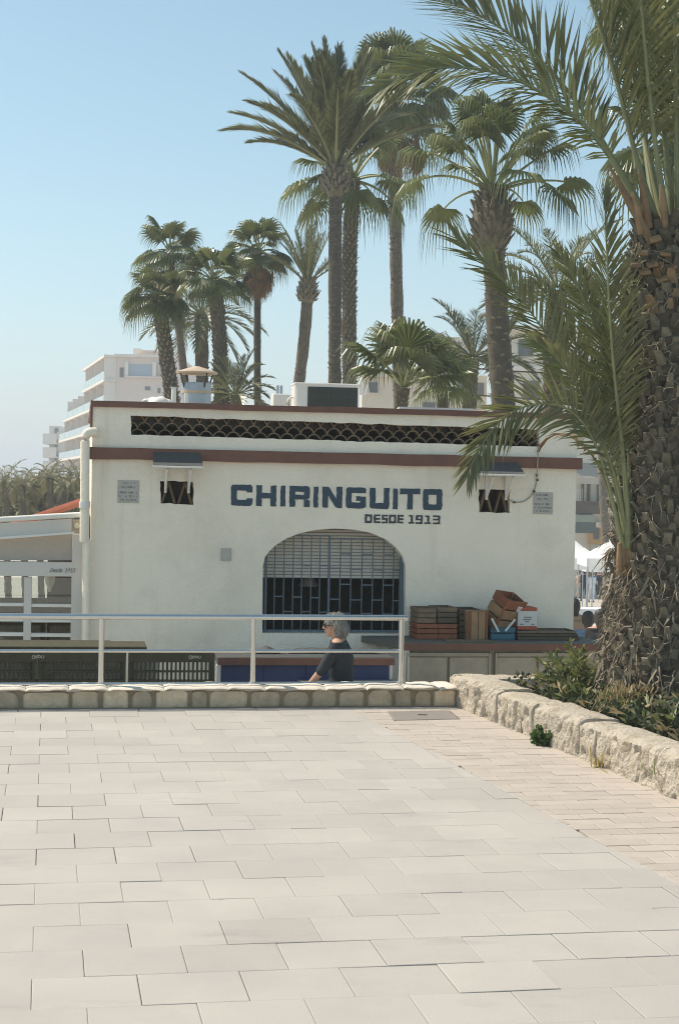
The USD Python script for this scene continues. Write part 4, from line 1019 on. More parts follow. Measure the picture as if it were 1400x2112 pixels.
# ------------------------------------------------------------------ palms
ZUP = np.array([0, 0, 1.0])
def frond_curve(base, d0, L, droop, n=18, power=1.4):
    """rachis: leaves along d0 and bends down under its weight"""
    p = [np.asarray(base, float)]; d = nrm(d0)
    for i in range(1, n):
        t = i / (n - 1); dd = nrm(d + np.array([0, 0, -droop * t ** power])); p.append(p[-1] + dd * L / (n - 1))
    return np.array(p)
def feather(curve, leaf, n, width, rg, vee=.45, droop=.25, start=.16, tip=.35, a0=62, a1=22, up=None):
    """leaflets of a feather palm frond along its rachis"""
    c = np.asarray(curve); s = np.r_[0, np.cumsum(np.linalg.norm(np.diff(c, axis=0), axis=1))]; s /= s[-1]
    t = np.repeat(np.linspace(start, .995, n), 2); t = np.clip(t + rg.normal(0, .004, len(t)), start * .9, 1)
    side = np.tile([1.0, -1.0], n)
    P = np.stack([np.interp(t, s, c[:, k]) for k in range(3)], 1)
    T = nrm(np.stack([np.interp(np.clip(t + .02, 0, 1), s, c[:, k]) - np.interp(np.clip(t - .02, 0, 1), s, c[:, k]) for k in range(3)], 1))
    U = np.array([0, 0, 1.0]) if up is None else np.asarray(up, float)
    S = np.cross(T, U); bad = np.linalg.norm(S, axis=1) < .15; S[bad] += np.array([.3, .1, 0]); S = nrm(S); Nn = nrm(np.cross(S, T))
    a = np.radians(np.interp(t, [start, 1], [a0, a1]) + rg.normal(0, 6, len(t))); v = vee + rg.normal(0, .18, len(t))
    D = nrm(T * np.cos(a)[:, None] + (S * (side * np.cos(v))[:, None] + Nn * np.sin(v)[:, None]) * np.sin(a)[:, None])
    ln = leaf * np.interp(t, [start, start + .12, .45, .75, 1], [.45, .8, 1, .85, tip]) * rg.uniform(.85, 1.1, len(t))
    Wd = nrm(np.cross(D, Nn) * .8 + Nn * .45 * side[:, None]) * (width / 2)
    dr = np.array([0, 0, -1.0]) * (droop * ln * rg.uniform(.6, 1.3, len(t)))[:, None]
    m_ = P + D * (ln * .5)[:, None] + dr * .28; e = P + D * ln[:, None] + dr
    V = np.stack([P - Wd * .55, P + Wd * .55, m_ + Wd, m_ - Wd, e], 1).reshape(-1, 3); k = np.arange(len(t)) * 5
    f = np.concatenate([np.stack([k, k + 1, k + 2], 1), np.stack([k, k + 2, k + 3], 1), np.stack([k + 3, k + 2, k + 4], 1)])
    return V, f
def fan(hub, D, N, R, rg, n=30, span=112, droop=.35, fold=.10, recurve=.25):
    """a costapalmate fan: pleated segments joined to the middle, then free and hanging tips"""
    D = nrm(D); S = nrm(np.cross(D, N)); N = nrm(np.cross(S, D))
    th = np.radians(np.linspace(-span, span, n)); dth = th[1] - th[0]
    V, f = [], []
    for i, a in enumerate(th):
        R_ = R * (.72 + .28 * math.cos(a * .75)) * rg.uniform(.92, 1.05); fd_ = fold * R * (1 if i % 2 else -1) * .35
        d = D * math.cos(a) + S * math.sin(a); lat_ = -D * math.sin(a) + S * math.cos(a)
        bend = -N * recurve * R_
        m0 = hub + d * R_ * .52 + bend * .25; hw = R_ * .52 * math.tan(dth / 2) * 1.02
        q = hub + d * R_ * .78 + bend * .6 - ZUP * droop * R_ * .14; e = hub + d * R_ * .93 + bend - ZUP * droop * R_ * rg.uniform(.55, 1.1)
        k = len(V)
        V += [hub, m0 - lat_ * hw + N * fd_, m0 + lat_ * hw - N * fd_, q - lat_ * hw * .55, q + lat_ * hw * .55, e]
        f += [[k, k + 1, k + 2], [k + 1, k + 3, k + 4], [k + 1, k + 4, k + 2], [k + 3, k + 5, k + 4]]
    return np.array(V), np.array(f)
def trunk_mesh(pts, radii, rg, sides=16, rings=40, rough=.05, ringy=0.0):
    c = spline(pts, rings) if len(pts) > 2 else np.linspace(pts[0], pts[1], rings)
    s = np.linspace(0, 1, rings); r = np.interp(s, np.linspace(0, 1, len(radii)), radii)
    t = nrm(np.gradient(c, axis=0)); a = nrm(np.cross(t, [0, 1.0, 0])); b = np.cross(t, a); an = np.arange(sides) * 2 * PI / sides
    L = np.linalg.norm(np.diff(c, axis=0), axis=1).sum()
    nz = rg.normal(0, rough, (rings, sides)); rr = r[:, None] * (1 + nz + ringy * np.sign(np.sin(s * L * 30))[:, None])
    V = (c[:, None] + rr[:, :, None] * (np.cos(an)[None, :, None] * a[:, None] + np.sin(an)[None, :, None] * b[:, None])).reshape(-1, 3)
    f = [[i * sides + j, (i + 1) * sides + j, (i + 1) * sides + (j + 1) % sides, i * sides + (j + 1) % sides] for i in range(rings - 1) for j in range(sides)]
    return V, np.array(f), c, r
def boot_mesh(p, out, up, w, l, th, rg):
    """old leaf base: a tapering wedge standing off the trunk"""
    side = nrm(np.cross(up, out)); d = nrm(up * rg.uniform(.7, 1.0) + out * rg.uniform(.45, .8))
    base = [p - side * w - out * th, p + side * w - out * th, p + side * w * .85 + out * th * .5 - up * .2 * l, p - side * w * .85 + out * th * .5 - up * .2 * l]
    k = rg.uniform(.35, .65); o = rg.normal(0, .12 * l, 3)
    topq = [p + d * l + o - side * w * k - out * th * .25, p + d * l + o + side * w * k - out * th * .25, p + d * l * .92 + o + side * w * k * .8 + out * th * .5, p + d * l * .92 + o - side * w * k * .8 + out * th * .5]
    return np.array(base + topq), np.array([[0, 1, 5, 4], [1, 2, 6, 5], [2, 3, 7, 6], [3, 0, 4, 7], [4, 5, 6, 7]])
def boots_on(c, r, s0, s1, nrow, ncol, w, l, rg, out_k=1.0):
    L = len(c) - 1; res = []
    for i in range(nrow):
        s = s0 + (s1 - s0) * (i + .5) / nrow
        for j in range(ncol):
            an = (j + i * .382 + rg.uniform(-.12, .12)) / ncol * 2 * PI; ss = s + rg.uniform(-.3, .3) * (s1 - s0) / nrow
            p = np.array([np.interp(ss * L, range(L + 1), c[:, k]) for k in range(3)]); rr = np.interp(ss * L, range(L + 1), r)
            out = np.array([math.cos(an), math.sin(an), 0])
            res.append(boot_mesh(p + out * rr * .95 * out_k, out, ZUP, w * rg.uniform(.8, 1.2), l * rg.uniform(.7, 1.35), w * .5, rg))
    return res
def dir_(az, el): return np.array([math.cos(az) * math.cos(el), math.sin(az) * math.cos(el), math.sin(el)])

def palm(kind, label, pxb, pxt, Y, wpx, R_px, seed, nf=26, group=None, trunk='smooth', knob=0, skirt=0, el=(-.5, 1.35), tilt=None, leaf=None, name=None, mt=None, base_gz=None, bias=None, nleaf=44, droopk=1.0, petk=1.0, bark='bark_smooth', head=0, narrow=False):
    """a palm given by its trunk in the photograph: foot, top, distance and widths"""
    rg = np.random.default_rng(seed); k = 1 / ppm(Y)
    top_p = at(*pxt, Y); low = at(*pxb, Y); g = ground_z(Y) if base_gz is None else base_gz
    d = (low - top_p) / (low[2] - top_p[2]); foot = top_p + d * (g - top_p[2]); R = R_px * k
    group = group or ('far palms left of the kiosk' if Y > 55 and mt == 'leaf_far' else 'palms behind the kiosk')
    name = name or ('date_palm' if kind == 'date' else 'fan_palm')
    t = Thing(name, label, 'palm tree', foot, 0, group)
    w0, w1 = wpx[0] * k / 2, wpx[1] * k / 2
    mid = low * .5 + top_p * .5 + np.array([rg.normal(0, .02), 0, 0]) * R
    long_ = np.linalg.norm(low - top_p) > 1.8
    V, f, c, r = trunk_mesh([foot, low, mid, top_p] if long_ else [foot, top_p], [w0 * 1.15, w0, (w0 + w1) / 2, w1] if long_ else [w0, w1], rg, 14, 60 if trunk == 'smooth' else 40, .03 if trunk == 'smooth' else .09, .035 if trunk == 'smooth' else 0)
    tr = t.add('trunk', (V, f), bark if trunk == 'smooth' else 'bark_shaggy', world=True, smooth=trunk == 'smooth' and 60)
    if trunk == 'shaggy':
        m = MB(); vis = (low[2] - foot[2]) / (top_p[2] - foot[2])
        s0 = max(0.0, vis * .9)
        for b in boots_on(c, r, s0, 1.0, int((top_p[2] - low[2]) / (w0 * .45)), 9, w0 * .20, w0 * .38, rg): m.add(*b)
        t.add('leaf_bases', m, 'boot', world=True, kind='stuff')
    if trunk == 'smooth':
        m = MB()
        for b in boots_on(c, r, .45, 1.0, int((top_p[2] - low[2]) / (w0 * .75)), 8, w0 * .28, w0 * .2, rg, .97): m.add(*b)
        t.add('leaf_scars', m, 'boot', world=True, kind='stuff')
    if knob:
        m = MB(); kb = knob * k / 2
        cc = np.array([top_p - ZUP * kb * x for x in (1.9, 1.4, .7, 0, -.6)])
        m.tube(cc, [w1 * .9, kb * .7, kb * .82, kb * .75, kb * .4], 14)
        for b in boots_on(np.array([top_p - ZUP * kb * 1.6, top_p - ZUP * kb * .8, top_p + ZUP * kb * .5]), np.array([kb * .8, kb * .92, kb * .6]), 0, 1, 7, 11, kb * .16, kb * .42, rg): m.add(*b)
        t.add('crown_base', m, 'boot', world=True, kind='stuff')
    if head:
        m = MB(); L_ = head * k; hw_ = L_ * .30
        cc = np.array([top_p - ZUP * L_ * x for x in (1.0, .8, .5, .2, 0)]); rr_ = np.array([w1 * .9, hw_ * .95, hw_ * 1.15, hw_ * 1.0, hw_ * .55])
        m.tube(cc, rr_, 16)
        for b in boots_on(cc[::1], rr_ * .98, 0, 1, 9, 10, hw_ * .16, hw_ * .50, rg): m.add(*b)
        t.add('crown_base', m, 'boot', world=True, kind='stuff')
    nf_ = nf
    for i in range(nf_):
        u = (i + .5) / nf_; az = i * 2.39996 + rg.uniform(-.25, .25)
        e_ = el[0] + (el[1] - el[0]) * (u ** .85) + rg.uniform(-.1, .1)
        d0 = dir_(az, e_)
        if bias is not None: d0 = nrm(d0 + np.asarray(bias) * .35)
        if kind == 'date':
            cur = frond_curve(top_p + d0 * w1 * .6, d0, R * rg.uniform(.85, 1.12), (1.15 - .45 * max(e_, 0)) * droopk * rg.uniform(.8, 1.2))
            v_, f_ = feather(cur, (leaf or .26) * R, nleaf, max(.020, .013 * R), rg, droop=.2, **(dict(a0=46, a1=16) if narrow else {}))
            fp = t.add('frond', (v_, f_), mt or 'leaf_date', world=True)
            m = MB(); m.tube(cur, np.linspace(.013 * R, .003 * R, len(cur)) + .003, 4, False); t.add('rachis', m, 'rachis', world=True, parent=fp)
        else:
            L = R * .52 * petk * rg.uniform(.8, 1.15); cur = frond_curve(top_p + d0 * w1 * .4, d0, L, (.9 if e_ < .6 else .35) * rg.uniform(.5, 1.2), 8)
            D = nrm(cur[-1] - cur[-2]); S = nrm(np.cross(D, ZUP) + rg.normal(0, .15, 3)); N = nrm(np.cross(S, D))
            v_, f_ = fan(cur[-1], D, N, R * (leaf or .58) * rg.uniform(.85, 1.1), rg, droop=.45 * droopk + .25 * max(0, .6 - e_) * droopk)
            fp = t.add('frond', (v_, f_), mt or 'leaf_fan', world=True)
            m = MB(); m.tube(cur, np.linspace(.022 * R, .012 * R, len(cur)), 4, False); t.add('petiole', m, 'petiole', world=True, parent=fp)
    for i in range(skirt):
        az = i * 2.39996 + .4; e_ = rg.uniform(-1.25, -.55); d0 = dir_(az, e_)
        L = R * .4 * rg.uniform(.8, 1.3); st = top_p - ZUP * R * rg.uniform(0, .25) + d0 * w1 * .5; cur = frond_curve(st, d0, L, .8, 6)
        D = nrm(cur[-1] - cur[-2] - ZUP * .7); S = nrm(np.cross(D, d0 * [1, 1, 0]) + 1e-6); N = np.cross(S, D)
        v_, f_ = fan(cur[-1], D, N, R * .5 * rg.uniform(.8, 1.15), rg, n=18, span=65, droop=.5)
        t.add('dead_frond', (v_, f_), 'leaf_dead', world=True)
    return t

palm('fan', 'fan palm with thick shaggy trunk leaning left, leftmost of the group behind the kiosk', (352, 800), (325, 612), 42, (33, 26), 80, 1, 22, trunk='shaggy', el=(-.35, 1.2), leaf=.66)
palm('fan', 'fan palm on a slim grey trunk with a wide skirt of dead leaves', (376, 740), (350, 520), 46, (16, 15), 86, 2, 20, skirt=26, el=(-.35, 1.35), leaf=.55)
palm('fan', 'fan palm with thick shaggy brown trunk right behind the conical roof vent', (456, 800), (441, 580), 41, (33, 27), 86, 3, 22, trunk='shaggy', el=(-.1, 1.3), leaf=.60)
palm('date', 'feathery date palm with drooping fronds behind the two shaggy trunks', (417, 760), (415, 650), 52, (22, 26), 128, 4, 30, trunk='shaggy', el=(-.55, 1.1), droopk=1.2)
palm('fan', 'slim fan palm with hanging brown skirt, left of the box with two pipes', (531, 820), (533, 520), 44, (14, 15), 84, 5, 20, skirt=30, bark='bark_dark', el=(-.3, 1.4), leaf=.55)
palm('date', 'short date palm with a bulbous knob and upright brush of fronds', (617, 785), (635, 585), 43, (22, 24), 118, 6, 24, knob=44, el=(.55, 1.45), droopk=.5, leaf=.18)
palm('date', 'tall date palm with dark straight trunk and long fronds sweeping up to the left', (690, 788), (692, 350), 38, (26, 27), 250, 7, 34, knob=60, el=(.30, 1.5), droopk=.62, leaf=.23, bias=(-.5, 0, .55), nleaf=110, bark='bark_dark', narrow=True)
palm('fan', 'tall fan palm with shaggy light trunk touching the tall date palm', (721, 788), (729, 372), 40, (28, 29), 140, 8, 18, trunk='shaggy', el=(-.25, 1.3), leaf=.5, petk=1.3, droopk=1.5)
palm('fan', 'tallest fan palm on a slim smooth trunk behind the arching front frond', (820, 690), (815, 205), 45, (24, 26), 150, 9, 30, knob=44, el=(-.3, 1.4), leaf=.5, skirt=6)
palm('fan', 'big fan palm with stout dark trunk and ragged brown head', (1036, 806), (1016, 398), 26, (50, 44), 158, 10, 28, el=(.28, 1.45), leaf=.50, petk=1.75, droopk=1.9, bark='bark_dark', head=125)
palm('fan', 'young fan palm with broad upright leaves behind the right end of the roof', (828, 840), (832, 800), 28, (24, 26), 150, 11, 13, el=(.5, 1.45), leaf=.64, trunk='shaggy', petk=1.0)
palm('fan', 'smaller young fan palm between the broad-leaved one and the stout trunk', (912, 840), (915, 800), 30, (18, 20), 85, 12, 12, el=(.1, 1.3), leaf=.66, trunk='shaggy')
palm('date', 'date palm crown showing behind the stout fan palm trunk', (968, 830), (975, 740), 36, (24, 26), 150, 13, 26, el=(-.2, 1.2), trunk='shaggy')
palm('date', 'leafy date palm bush low behind the roof, right of the shaggy trunk', (487, 830), (487, 815), 40, (20, 22), 92, 14, 24, el=(-.1, 1.35), trunk='shaggy')
palm('date', 'date palm behind the leaning offshoot fronds at right', (1140, 840), (1150, 600), 30, (34, 36), 165, 15, 30, el=(-.4, 1.2), trunk='shaggy')
palm('fan', 'fan palm at the right edge with a pale beard of dead leaves', (1392, 400), (1385, 20), 24, (26, 30), 190, 16, 16, skirt=16, el=(-.4, .9))
palm('fan', 'broad-leaved fan palm directly behind the crown of the front palm', (1388, 700), (1388, 300), 22, (34, 34), 150, 17, 14, el=(-.3, 1.2), leaf=.7)
# far palms on the left
for k_, (px, py, r, lb) in enumerate(((10, 995, 58, 'far date palm at the left edge of the picture'), (45, 1000, 48, 'far date palm second from the left edge, over the terrace gutter'), (78, 1002, 55, 'far date palm left of the white balcony house'), (103, 985, 46, 'far date palm in front of the white balcony house'), (130, 1000, 55, 'far date palm above the red terrace roof'), (158, 990, 48, 'far date palm right beside the white downpipe'))):
    palm('date', lb, (px + 2, 1062), (px, py), 62 + 3 * (k_ % 3), (14, 13), r, 40 + k_, 22, trunk='shaggy', el=(-.6, 1.2), nleaf=26, droopk=1.2, mt='leaf_far')
rg = np.random.default_rng(77)
def leaf_mass(pts, size, rg, up=.4, asp=.35):
    n = len(pts); d = nrm(rg.normal(0, 1, (n, 3)) + np.array([0, 0, up])); s = nrm(np.cross(d, rg.normal(0, 1, (n, 3)))); L = size * rg.uniform(.6, 1.3, n)
    a = pts; m_ = pts + d * (L * .5)[:, None]; e = pts + d * L[:, None] - ZUP * (L * .15)[:, None]; w = s * (L * asp / 2)[:, None]
    V = np.stack([a, m_ + w, e, m_ - w], 1).reshape(-1, 3); k = np.arange(n) * 4
    return V, np.concatenate([np.stack([k, k + 1, k + 2], 1), np.stack([k, k + 2, k + 3], 1)])
pts = []
for px in np.arange(-60, 175, 3.0):
    for _ in range(14):
        pts.append(at(px + rg.uniform(-4, 4), rg.uniform(1005, 1080), rg.uniform(66, 74)))
single('distant_shrubbery', leaf_mass(np.array(pts), .9, rg, .5, .3), 'leaf_far', label='far olive shrubbery between the palms left of the kiosk', cat='shrubbery', kind='stuff')

# ------------------------------------------------------------------ the big date palm at the right front
YN = 11.25
rg = np.random.default_rng(5)
footN = at(1393, 1472, YN); ft = Thing('date_palm', 'huge front date palm with shaggy trunk filling the right edge', 'palm tree', footN)
cN = [at(1390, y, YN) for y in (1475, 1300, 1000, 700, 520, 455)]
V, f, c, r = trunk_mesh(cN, [.50, .43, .40, .375, .35, .25], rg, 40, 90, .035)
ft.add('trunk', (V, f), 'bark_shaggy', world=True)
bt = boots_on(c, r, .0, .995, 52, 20, .042, .095, rg)
def facing(b): q = b[0].mean(0); return q[1] < YN + .12 and q[0] < footN[0] + .25
order = sorted(bt, key=lambda b: (not facing(b), np.linalg.norm(b[0].mean(0) - CAM)))
rest = MB(); hi = at(1400, 640, YN)[2]
for k_, b in enumerate(order):
    z = b[0].mean(0)[2]
    if k_ < 295 and facing(b): ft.add('leaf_base', b, 'boot_fresh' if z > hi and rg.random() < .6 else 'boot', world=True)
    else: rest.add(*b)
ft.add('leaf_bases', rest, 'boot', world=True, kind='stuff')
# fibres and frayed strips hanging on the trunk
def strips(n, s0, s1, ln, wd, rg, spread=1.0, dn=.5):
    V, F_ = [], []
    for _ in range(n):
        s = rg.uniform(s0, s1); an = rg.uniform(PI * .55, PI * 1.85); L_ = len(c) - 1
        p = np.array([np.interp(s * L_, range(L_ + 1), c[:, q]) for q in range(3)]); rr = np.interp(s * L_, range(L_ + 1), r)
        out = np.array([math.cos(an), math.sin(an), 0]); tg = np.array([-math.sin(an), math.cos(an), 0])
        p = p + out * rr * rg.uniform(1.0, 1.12); d = nrm(out * rg.uniform(.2, 1) + tg * rg.normal(0, .6) + ZUP * rg.normal(-dn, .6)); l = ln * rg.uniform(.4, 1.3); w = nrm(np.cross(d, rg.normal(0, 1, 3))) * wd * rg.uniform(.4, 1.2)
        m_ = p + d * l * .5 + rg.normal(0, .1, 3) * l; e = p + d * l + rg.normal(0, .2, 3) * l - ZUP * l * .2; k = len(V)
        V += [p - w, p + w, m_ + w * .8, m_ - w * .8, e]; F_ += [[k, k + 1, k + 2], [k, k + 2, k + 3], [k + 3, k + 2, k + 4]]
    return np.array(V), np.array(F_)
ft.add('fibre', strips(2200, 0, .97, .11, .005, rg), 'fibre', world=True, kind='stuff')
ft.add('dead_strips', strips(420, .0, .34, .17, .010, rg, dn=1.3), 'fibre', world=True, kind='stuff')
def frond_px(t, pts, dY, leaf, n, rg, vee=.5, droop=.22, w=.024, rr=.018, start=.3, mt='leaf_date_near', up=None, a0=55, tip=.4, Y0=YN):
    P = [at(px, py, Y0 + dY * s + o) for (px, py, *o_), s, o in [(q, i / (len(pts) - 1), (q[2] if len(q) > 2 else 0)) for i, q in enumerate(pts)]]
    cur = spline(P, 40)
    fp = t.add('frond', feather(cur, leaf, n, w, rg, vee=vee, droop=droop, start=start, up=up, a0=a0, tip=tip), mt, world=True)
    m = MB(); m.tube(cur, np.interp(np.linspace(0, 1, 40), [0, .25, 1], [rr * 1.7, rr, .004]), 6, False); t.add('rachis', m, 'rachis', world=True, parent=fp, smooth=True)
rg = np.random.default_rng(8)
frond_px(ft, [(1352, 480), (1296, 385), (1235, 292), (1150, 212), (1050, 158), (940, 138), (795, 178)], -.5, .58, 105, rg, vee=.3, droop=.22, start=.26, w=.021, up=(0, -.8, .55))
frond_px(ft, [(1350, 470), (1275, 345), (1200, 225), (1130, 140), (1045, 65), (950, 12), (830, -22)], .3, .62, 105, rg, vee=.3, droop=.08, start=.28, w=.021, up=(0, -.8, .5))
frond_px(ft, [(1365, 480), (1322, 360), (1272, 170), (1225, 20), (1165, -140), (1100, -260)], -.2, .56, 100, rg, vee=.5, droop=.08, start=.24, w=.022)
frond_px(ft, [(1372, 480), (1340, 330), (1300, 130), (1272, -20), (1240, -200)], .5, .55, 90, rg, vee=.4, droop=.05, start=.22, w=.022)
frond_px(ft, [(1378, 478), (1352, 300), (1330, 100), (1316, -60), (1290, -240)], -.6, .48, 60, rg, vee=.4, droop=.05, start=.28)
frond_px(ft, [(1385, 470), (1372, 300), (1352, 80), (1345, -100), (1335, -260)], .2, .48, 60, rg, vee=.3, droop=.05, start=.25)
frond_px(ft, [(1398, 470), (1395, 300), (1392, 100), (1395, -80), (1410, -250)], -.4, .48, 60, rg, vee=.3, droop=.05, start=.28)
frond_px(ft, [(1408, 470), (1420, 320), (1450, 140), (1500, -20), (1580, -150)], .1, .48, 60, rg, start=.28)
frond_px(ft, [(1415, 480), (1450, 380), (1510, 260), (1600, 160), (1720, 110)], -.3, .5, 60, rg, start=.28)
frond_px(ft, [(1415, 490), (1470, 430), (1560, 370), (1680, 360), (1800, 420)], .3, .5, 60, rg, start=.28)
frond_px(ft, [(1360, 475), (1330, 300), (1300, 100), (1240, -80), (1150, -200)], 1.3, .5, 60, rg, start=.28)
frond_px(ft, [(1390, 480), (1400, 350), (1380, 200), (1365, 60), (1350, -60)], 1.2, .5, 50, rg, start=.28)
for (a, b) in (((1325, 480), (1303, 395)), ((1338, 470), (1318, 350)), ((1372, 470), (1362, 380)), ((1345, 500), (1255, 340)), ((1420, 470), (1428, 380))):
    m = MB(); p, q = at(*a, YN - .22), at(*b, YN - .3); m.tube([p, p * .5 + q * .5, q], [.034, .03, .008], 7); ft.add('leaf_sheath', m, 'boot_fresh', world=True, smooth=True)
for (px, py) in ((1352, 492), (1345, 545), (1372, 522), (1325, 520), (1330, 560), (1385, 550), (1310, 545), (1365, 575)):
    p = at(px, py, YN - .3); m = MB(); m.rbox(p, (.075, .07, .028), .01, rotm([1, 0, 0], .5) @ rotm([0, 1, 0], rg.uniform(-.4, .4))); ft.add('cut_leaf_base', m, 'boot_fresh', world=True)
# offshoot growing from the trunk's left side
YO = YN - .25
po = at(1290, 1130, YO)
ot = Thing('palm_offshoot', 'young date palm offshoot springing from the left side of the big trunk', 'palm', po)
rg = np.random.default_rng(9)
oo = dict(Y0=YO)
frond_px(ot, [(1288, 1130), (1258, 1010), (1222, 905), (1180, 850), (1120, 832), (1060, 848), (1005, 900), (962, 985)], -.4, .37, 62, rg, vee=.2, droop=.18, start=.34, rr=.010, w=.018, a0=58, up=(0, -1, .15), **oo)
frond_px(ot, [(1290, 1125), (1262, 980), (1205, 830), (1130, 695), (1050, 590), (985, 530), (938, 488)], .2, .36, 84, rg, w=.018, vee=.4, droop=.08, start=.32, rr=.010, tip=.7, up=(0, -1, .3), **oo)
frond_px(ot, [(1296, 1130), (1286, 950), (1266, 760), (1255, 600), (1246, 395)], -.3, .40, 92, rg, w=.019, vee=.35, droop=.1, start=.32, rr=.015, **oo)
frond_px(ot, [(1292, 1128), (1272, 960), (1228, 800), (1172, 680), (1110, 580)], .5, .36, 80, rg, w=.018, vee=.4, droop=.12, start=.32, rr=.014, up=(.2, -1, .3), **oo)
frond_px(ot, [(1294, 1128), (1280, 920), (1245, 740), (1205, 620), (1150, 520)], .0, .36, 80, rg, w=.018, vee=.45, droop=.12, start=.30, rr=.014, up=(-.2, -1, .2), **oo)
frond_px(ot, [(1292, 1126), (1264, 970), (1212, 840), (1165, 760), (1100, 700)], -.2, .30, 66, rg, w=.017, vee=.3, droop=.2, start=.30, rr=.012, up=(0, -1, .2), **oo)
frond_px(ot, [(1298, 1126), (1296, 930), (1290, 740), (1300, 600), (1330, 480)], .2, .38, 56, rg, vee=.4, droop=.12, start=.3, rr=.014, **oo)
frond_px(ot, [(1290, 1120), (1268, 960), (1240, 860), (1200, 780), (1150, 720)], .8, .34, 50, rg, vee=.4, droop=.2, start=.28, rr=.012, **oo)
frond_px(ot, [(1292, 1120), (1278, 960), (1262, 800), (1225, 660), (1205, 560)], .7, .38, 56, rg, vee=.5, droop=.12, start=.3, rr=.014, **oo)
frond_px(ot, [(1288, 1140), (1250, 1000), (1205, 920), (1165, 895), (1120, 915)], .3, .2, 20, rg, vee=.1, droop=.4, start=.5, rr=.008, mt='leaf_dead', **oo)
for dx in (-10, 0, 9, 16):
    m = MB(); p, q = at(1290 + dx, 1185, YO + .05), at(1284 + dx * .6, 1120, YO); m.tube([p, p * .5 + q * .5, q], [.032, .028, .018], 8); ot.add('leaf_sheath', m, 'boot_fresh', world=True, smooth=True)

# ------------------------------------------------------------------ planter plants
def rosette(name, label, cat, p, n, L, w, rg, mt, spread=.9, droop=.5, stem=0.0, stemmat='bark_smooth'):
    t = Thing(name, label, cat, p); V, F_ = [], []
    for i in range(n):
        az = rg.uniform(0, 2 * PI); e_ = rg.uniform(1.5 - spread * 1.3, 1.5); d = dir_(az, e_); l = L * rg.uniform(.5, 1.15); o = np.array([rg.normal(0, .03), rg.normal(0, .03), 0])
        s = nrm(np.cross(d, ZUP) + 1e-6) * w / 2; k = len(V); b = o
        m1 = b + d * l * .4; m2 = b + d * l * .75 - ZUP * droop * l * .12; e = b + d * l - ZUP * droop * l * .45
        V += [b - s * .7, b + s * .7, m1 + s, m1 - s, m2 + s * .7, m2 - s * .7, e]; F_ += [[k, k + 1, k + 2], [k, k + 2, k + 3], [k + 3, k + 2, k + 4], [k + 3, k + 4, k + 5], [k + 5, k + 4, k + 6]]
    t.add('blades', (np.array(V), np.array(F_)), mt, kind='stuff' if n > 30 else None); return t
def shrub(name, label, p, stems, hgt, leaf, rg, mt, nl=26, lean=(0, 0)):
    t = Thing(name, label, 'shrub', p); ms = MB(); VV = MB()
    for i in range(stems):
        az = rg.uniform(0, 2 * PI); d = nrm(dir_(az, rg.uniform(.7, 1.4)) + np.array([lean[0], lean[1], 0])); l = hgt * rg.uniform(.6, 1.1)
        cur = frond_curve(np.array([rg.normal(0, .06), rg.normal(0, .06), 0]), d, l, .3, 8); ms.tube(cur, np.linspace(.009, .003, 8), 5)
        tt = rg.uniform(.3, 1, nl); P = np.stack([np.interp(tt * 7, range(8), cur[:, q]) for q in range(3)], 1)
        D = nrm(rg.normal(0, 1, (nl, 3)) + d * 1.2 + ZUP * .3); S = nrm(np.cross(D, rg.normal(0, 1, (nl, 3)))); ll = leaf * rg.uniform(.6, 1.2, nl); w = S * (ll * .17)[:, None]
        m_ = P + D * (ll * .5)[:, None]; e = P + D * ll[:, None] - ZUP * (ll * .2)[:, None]; V = np.stack([P, m_ + w, e, m_ - w], 1).reshape(-1, 3); k = np.arange(nl) * 4
        VV.add(V, np.concatenate([np.stack([k, k + 1, k + 2], 1), np.stack([k, k + 2, k + 3], 1)]))
    t.add('stems', ms, 'bark_smooth'); t.add('foliage', VV, mt, kind='stuff'); return t
rg = np.random.default_rng(21)
def gp(px, py, Y): return at(px, py, Y)
shrub('shrub', 'bushy green shrub with pale narrow leaves left of the big palm trunk', gp(1222, 1450, 11.7), 22, .46, .085, rg, 'leaf_shrub', 44)
shrub('shrub', 'small yellowish green shrub at the planter corner before the panels', gp(1190, 1448, 11.9), 14, .40, .085, rg, 'leaf_shrub', 26, (-.3, 0))
shrub('shrub', 'low dark shrub between the trunk foot and the rough wall', gp(1262, 1478, 11.1), 14, .22, .06, rg, 'leaf_dark', 40)
rosette('grass_clump', 'dry tan clump of hanging dead leaves at the foot of the trunk', 'grass', gp(1280, 1462, 10.85), 260, .30, .009, rg, 'dry_grass', 1.5, 1.3)
rosette('grass_clump', 'second dry tan clump nearer the trunk on its shaded side', 'grass', gp(1325, 1455, 10.8), 200, .26, .009, rg, 'dry_grass', 1.5, 1.3)
rosette('grass_clump', 'yellow-green grass tuft behind the rough wall left of the shrubs', 'grass', gp(1172, 1452, 11.6), 70, .30, .010, rg, 'leaf_shrub', 1.0, .7)
rosette('grass_clump', 'thin bent green and tan grass blades in the planter corner', 'grass', gp(1150, 1442, 11.9), 40, .28, .008, rg, 'dry_grass', 1.2, .9)
rosette('strappy_plant', 'tall dark strappy leaves in front of the small shrub', 'plant', gp(1215, 1478, 11.3), 46, .34, .018, rg, 'leaf_dark', .6, .3)
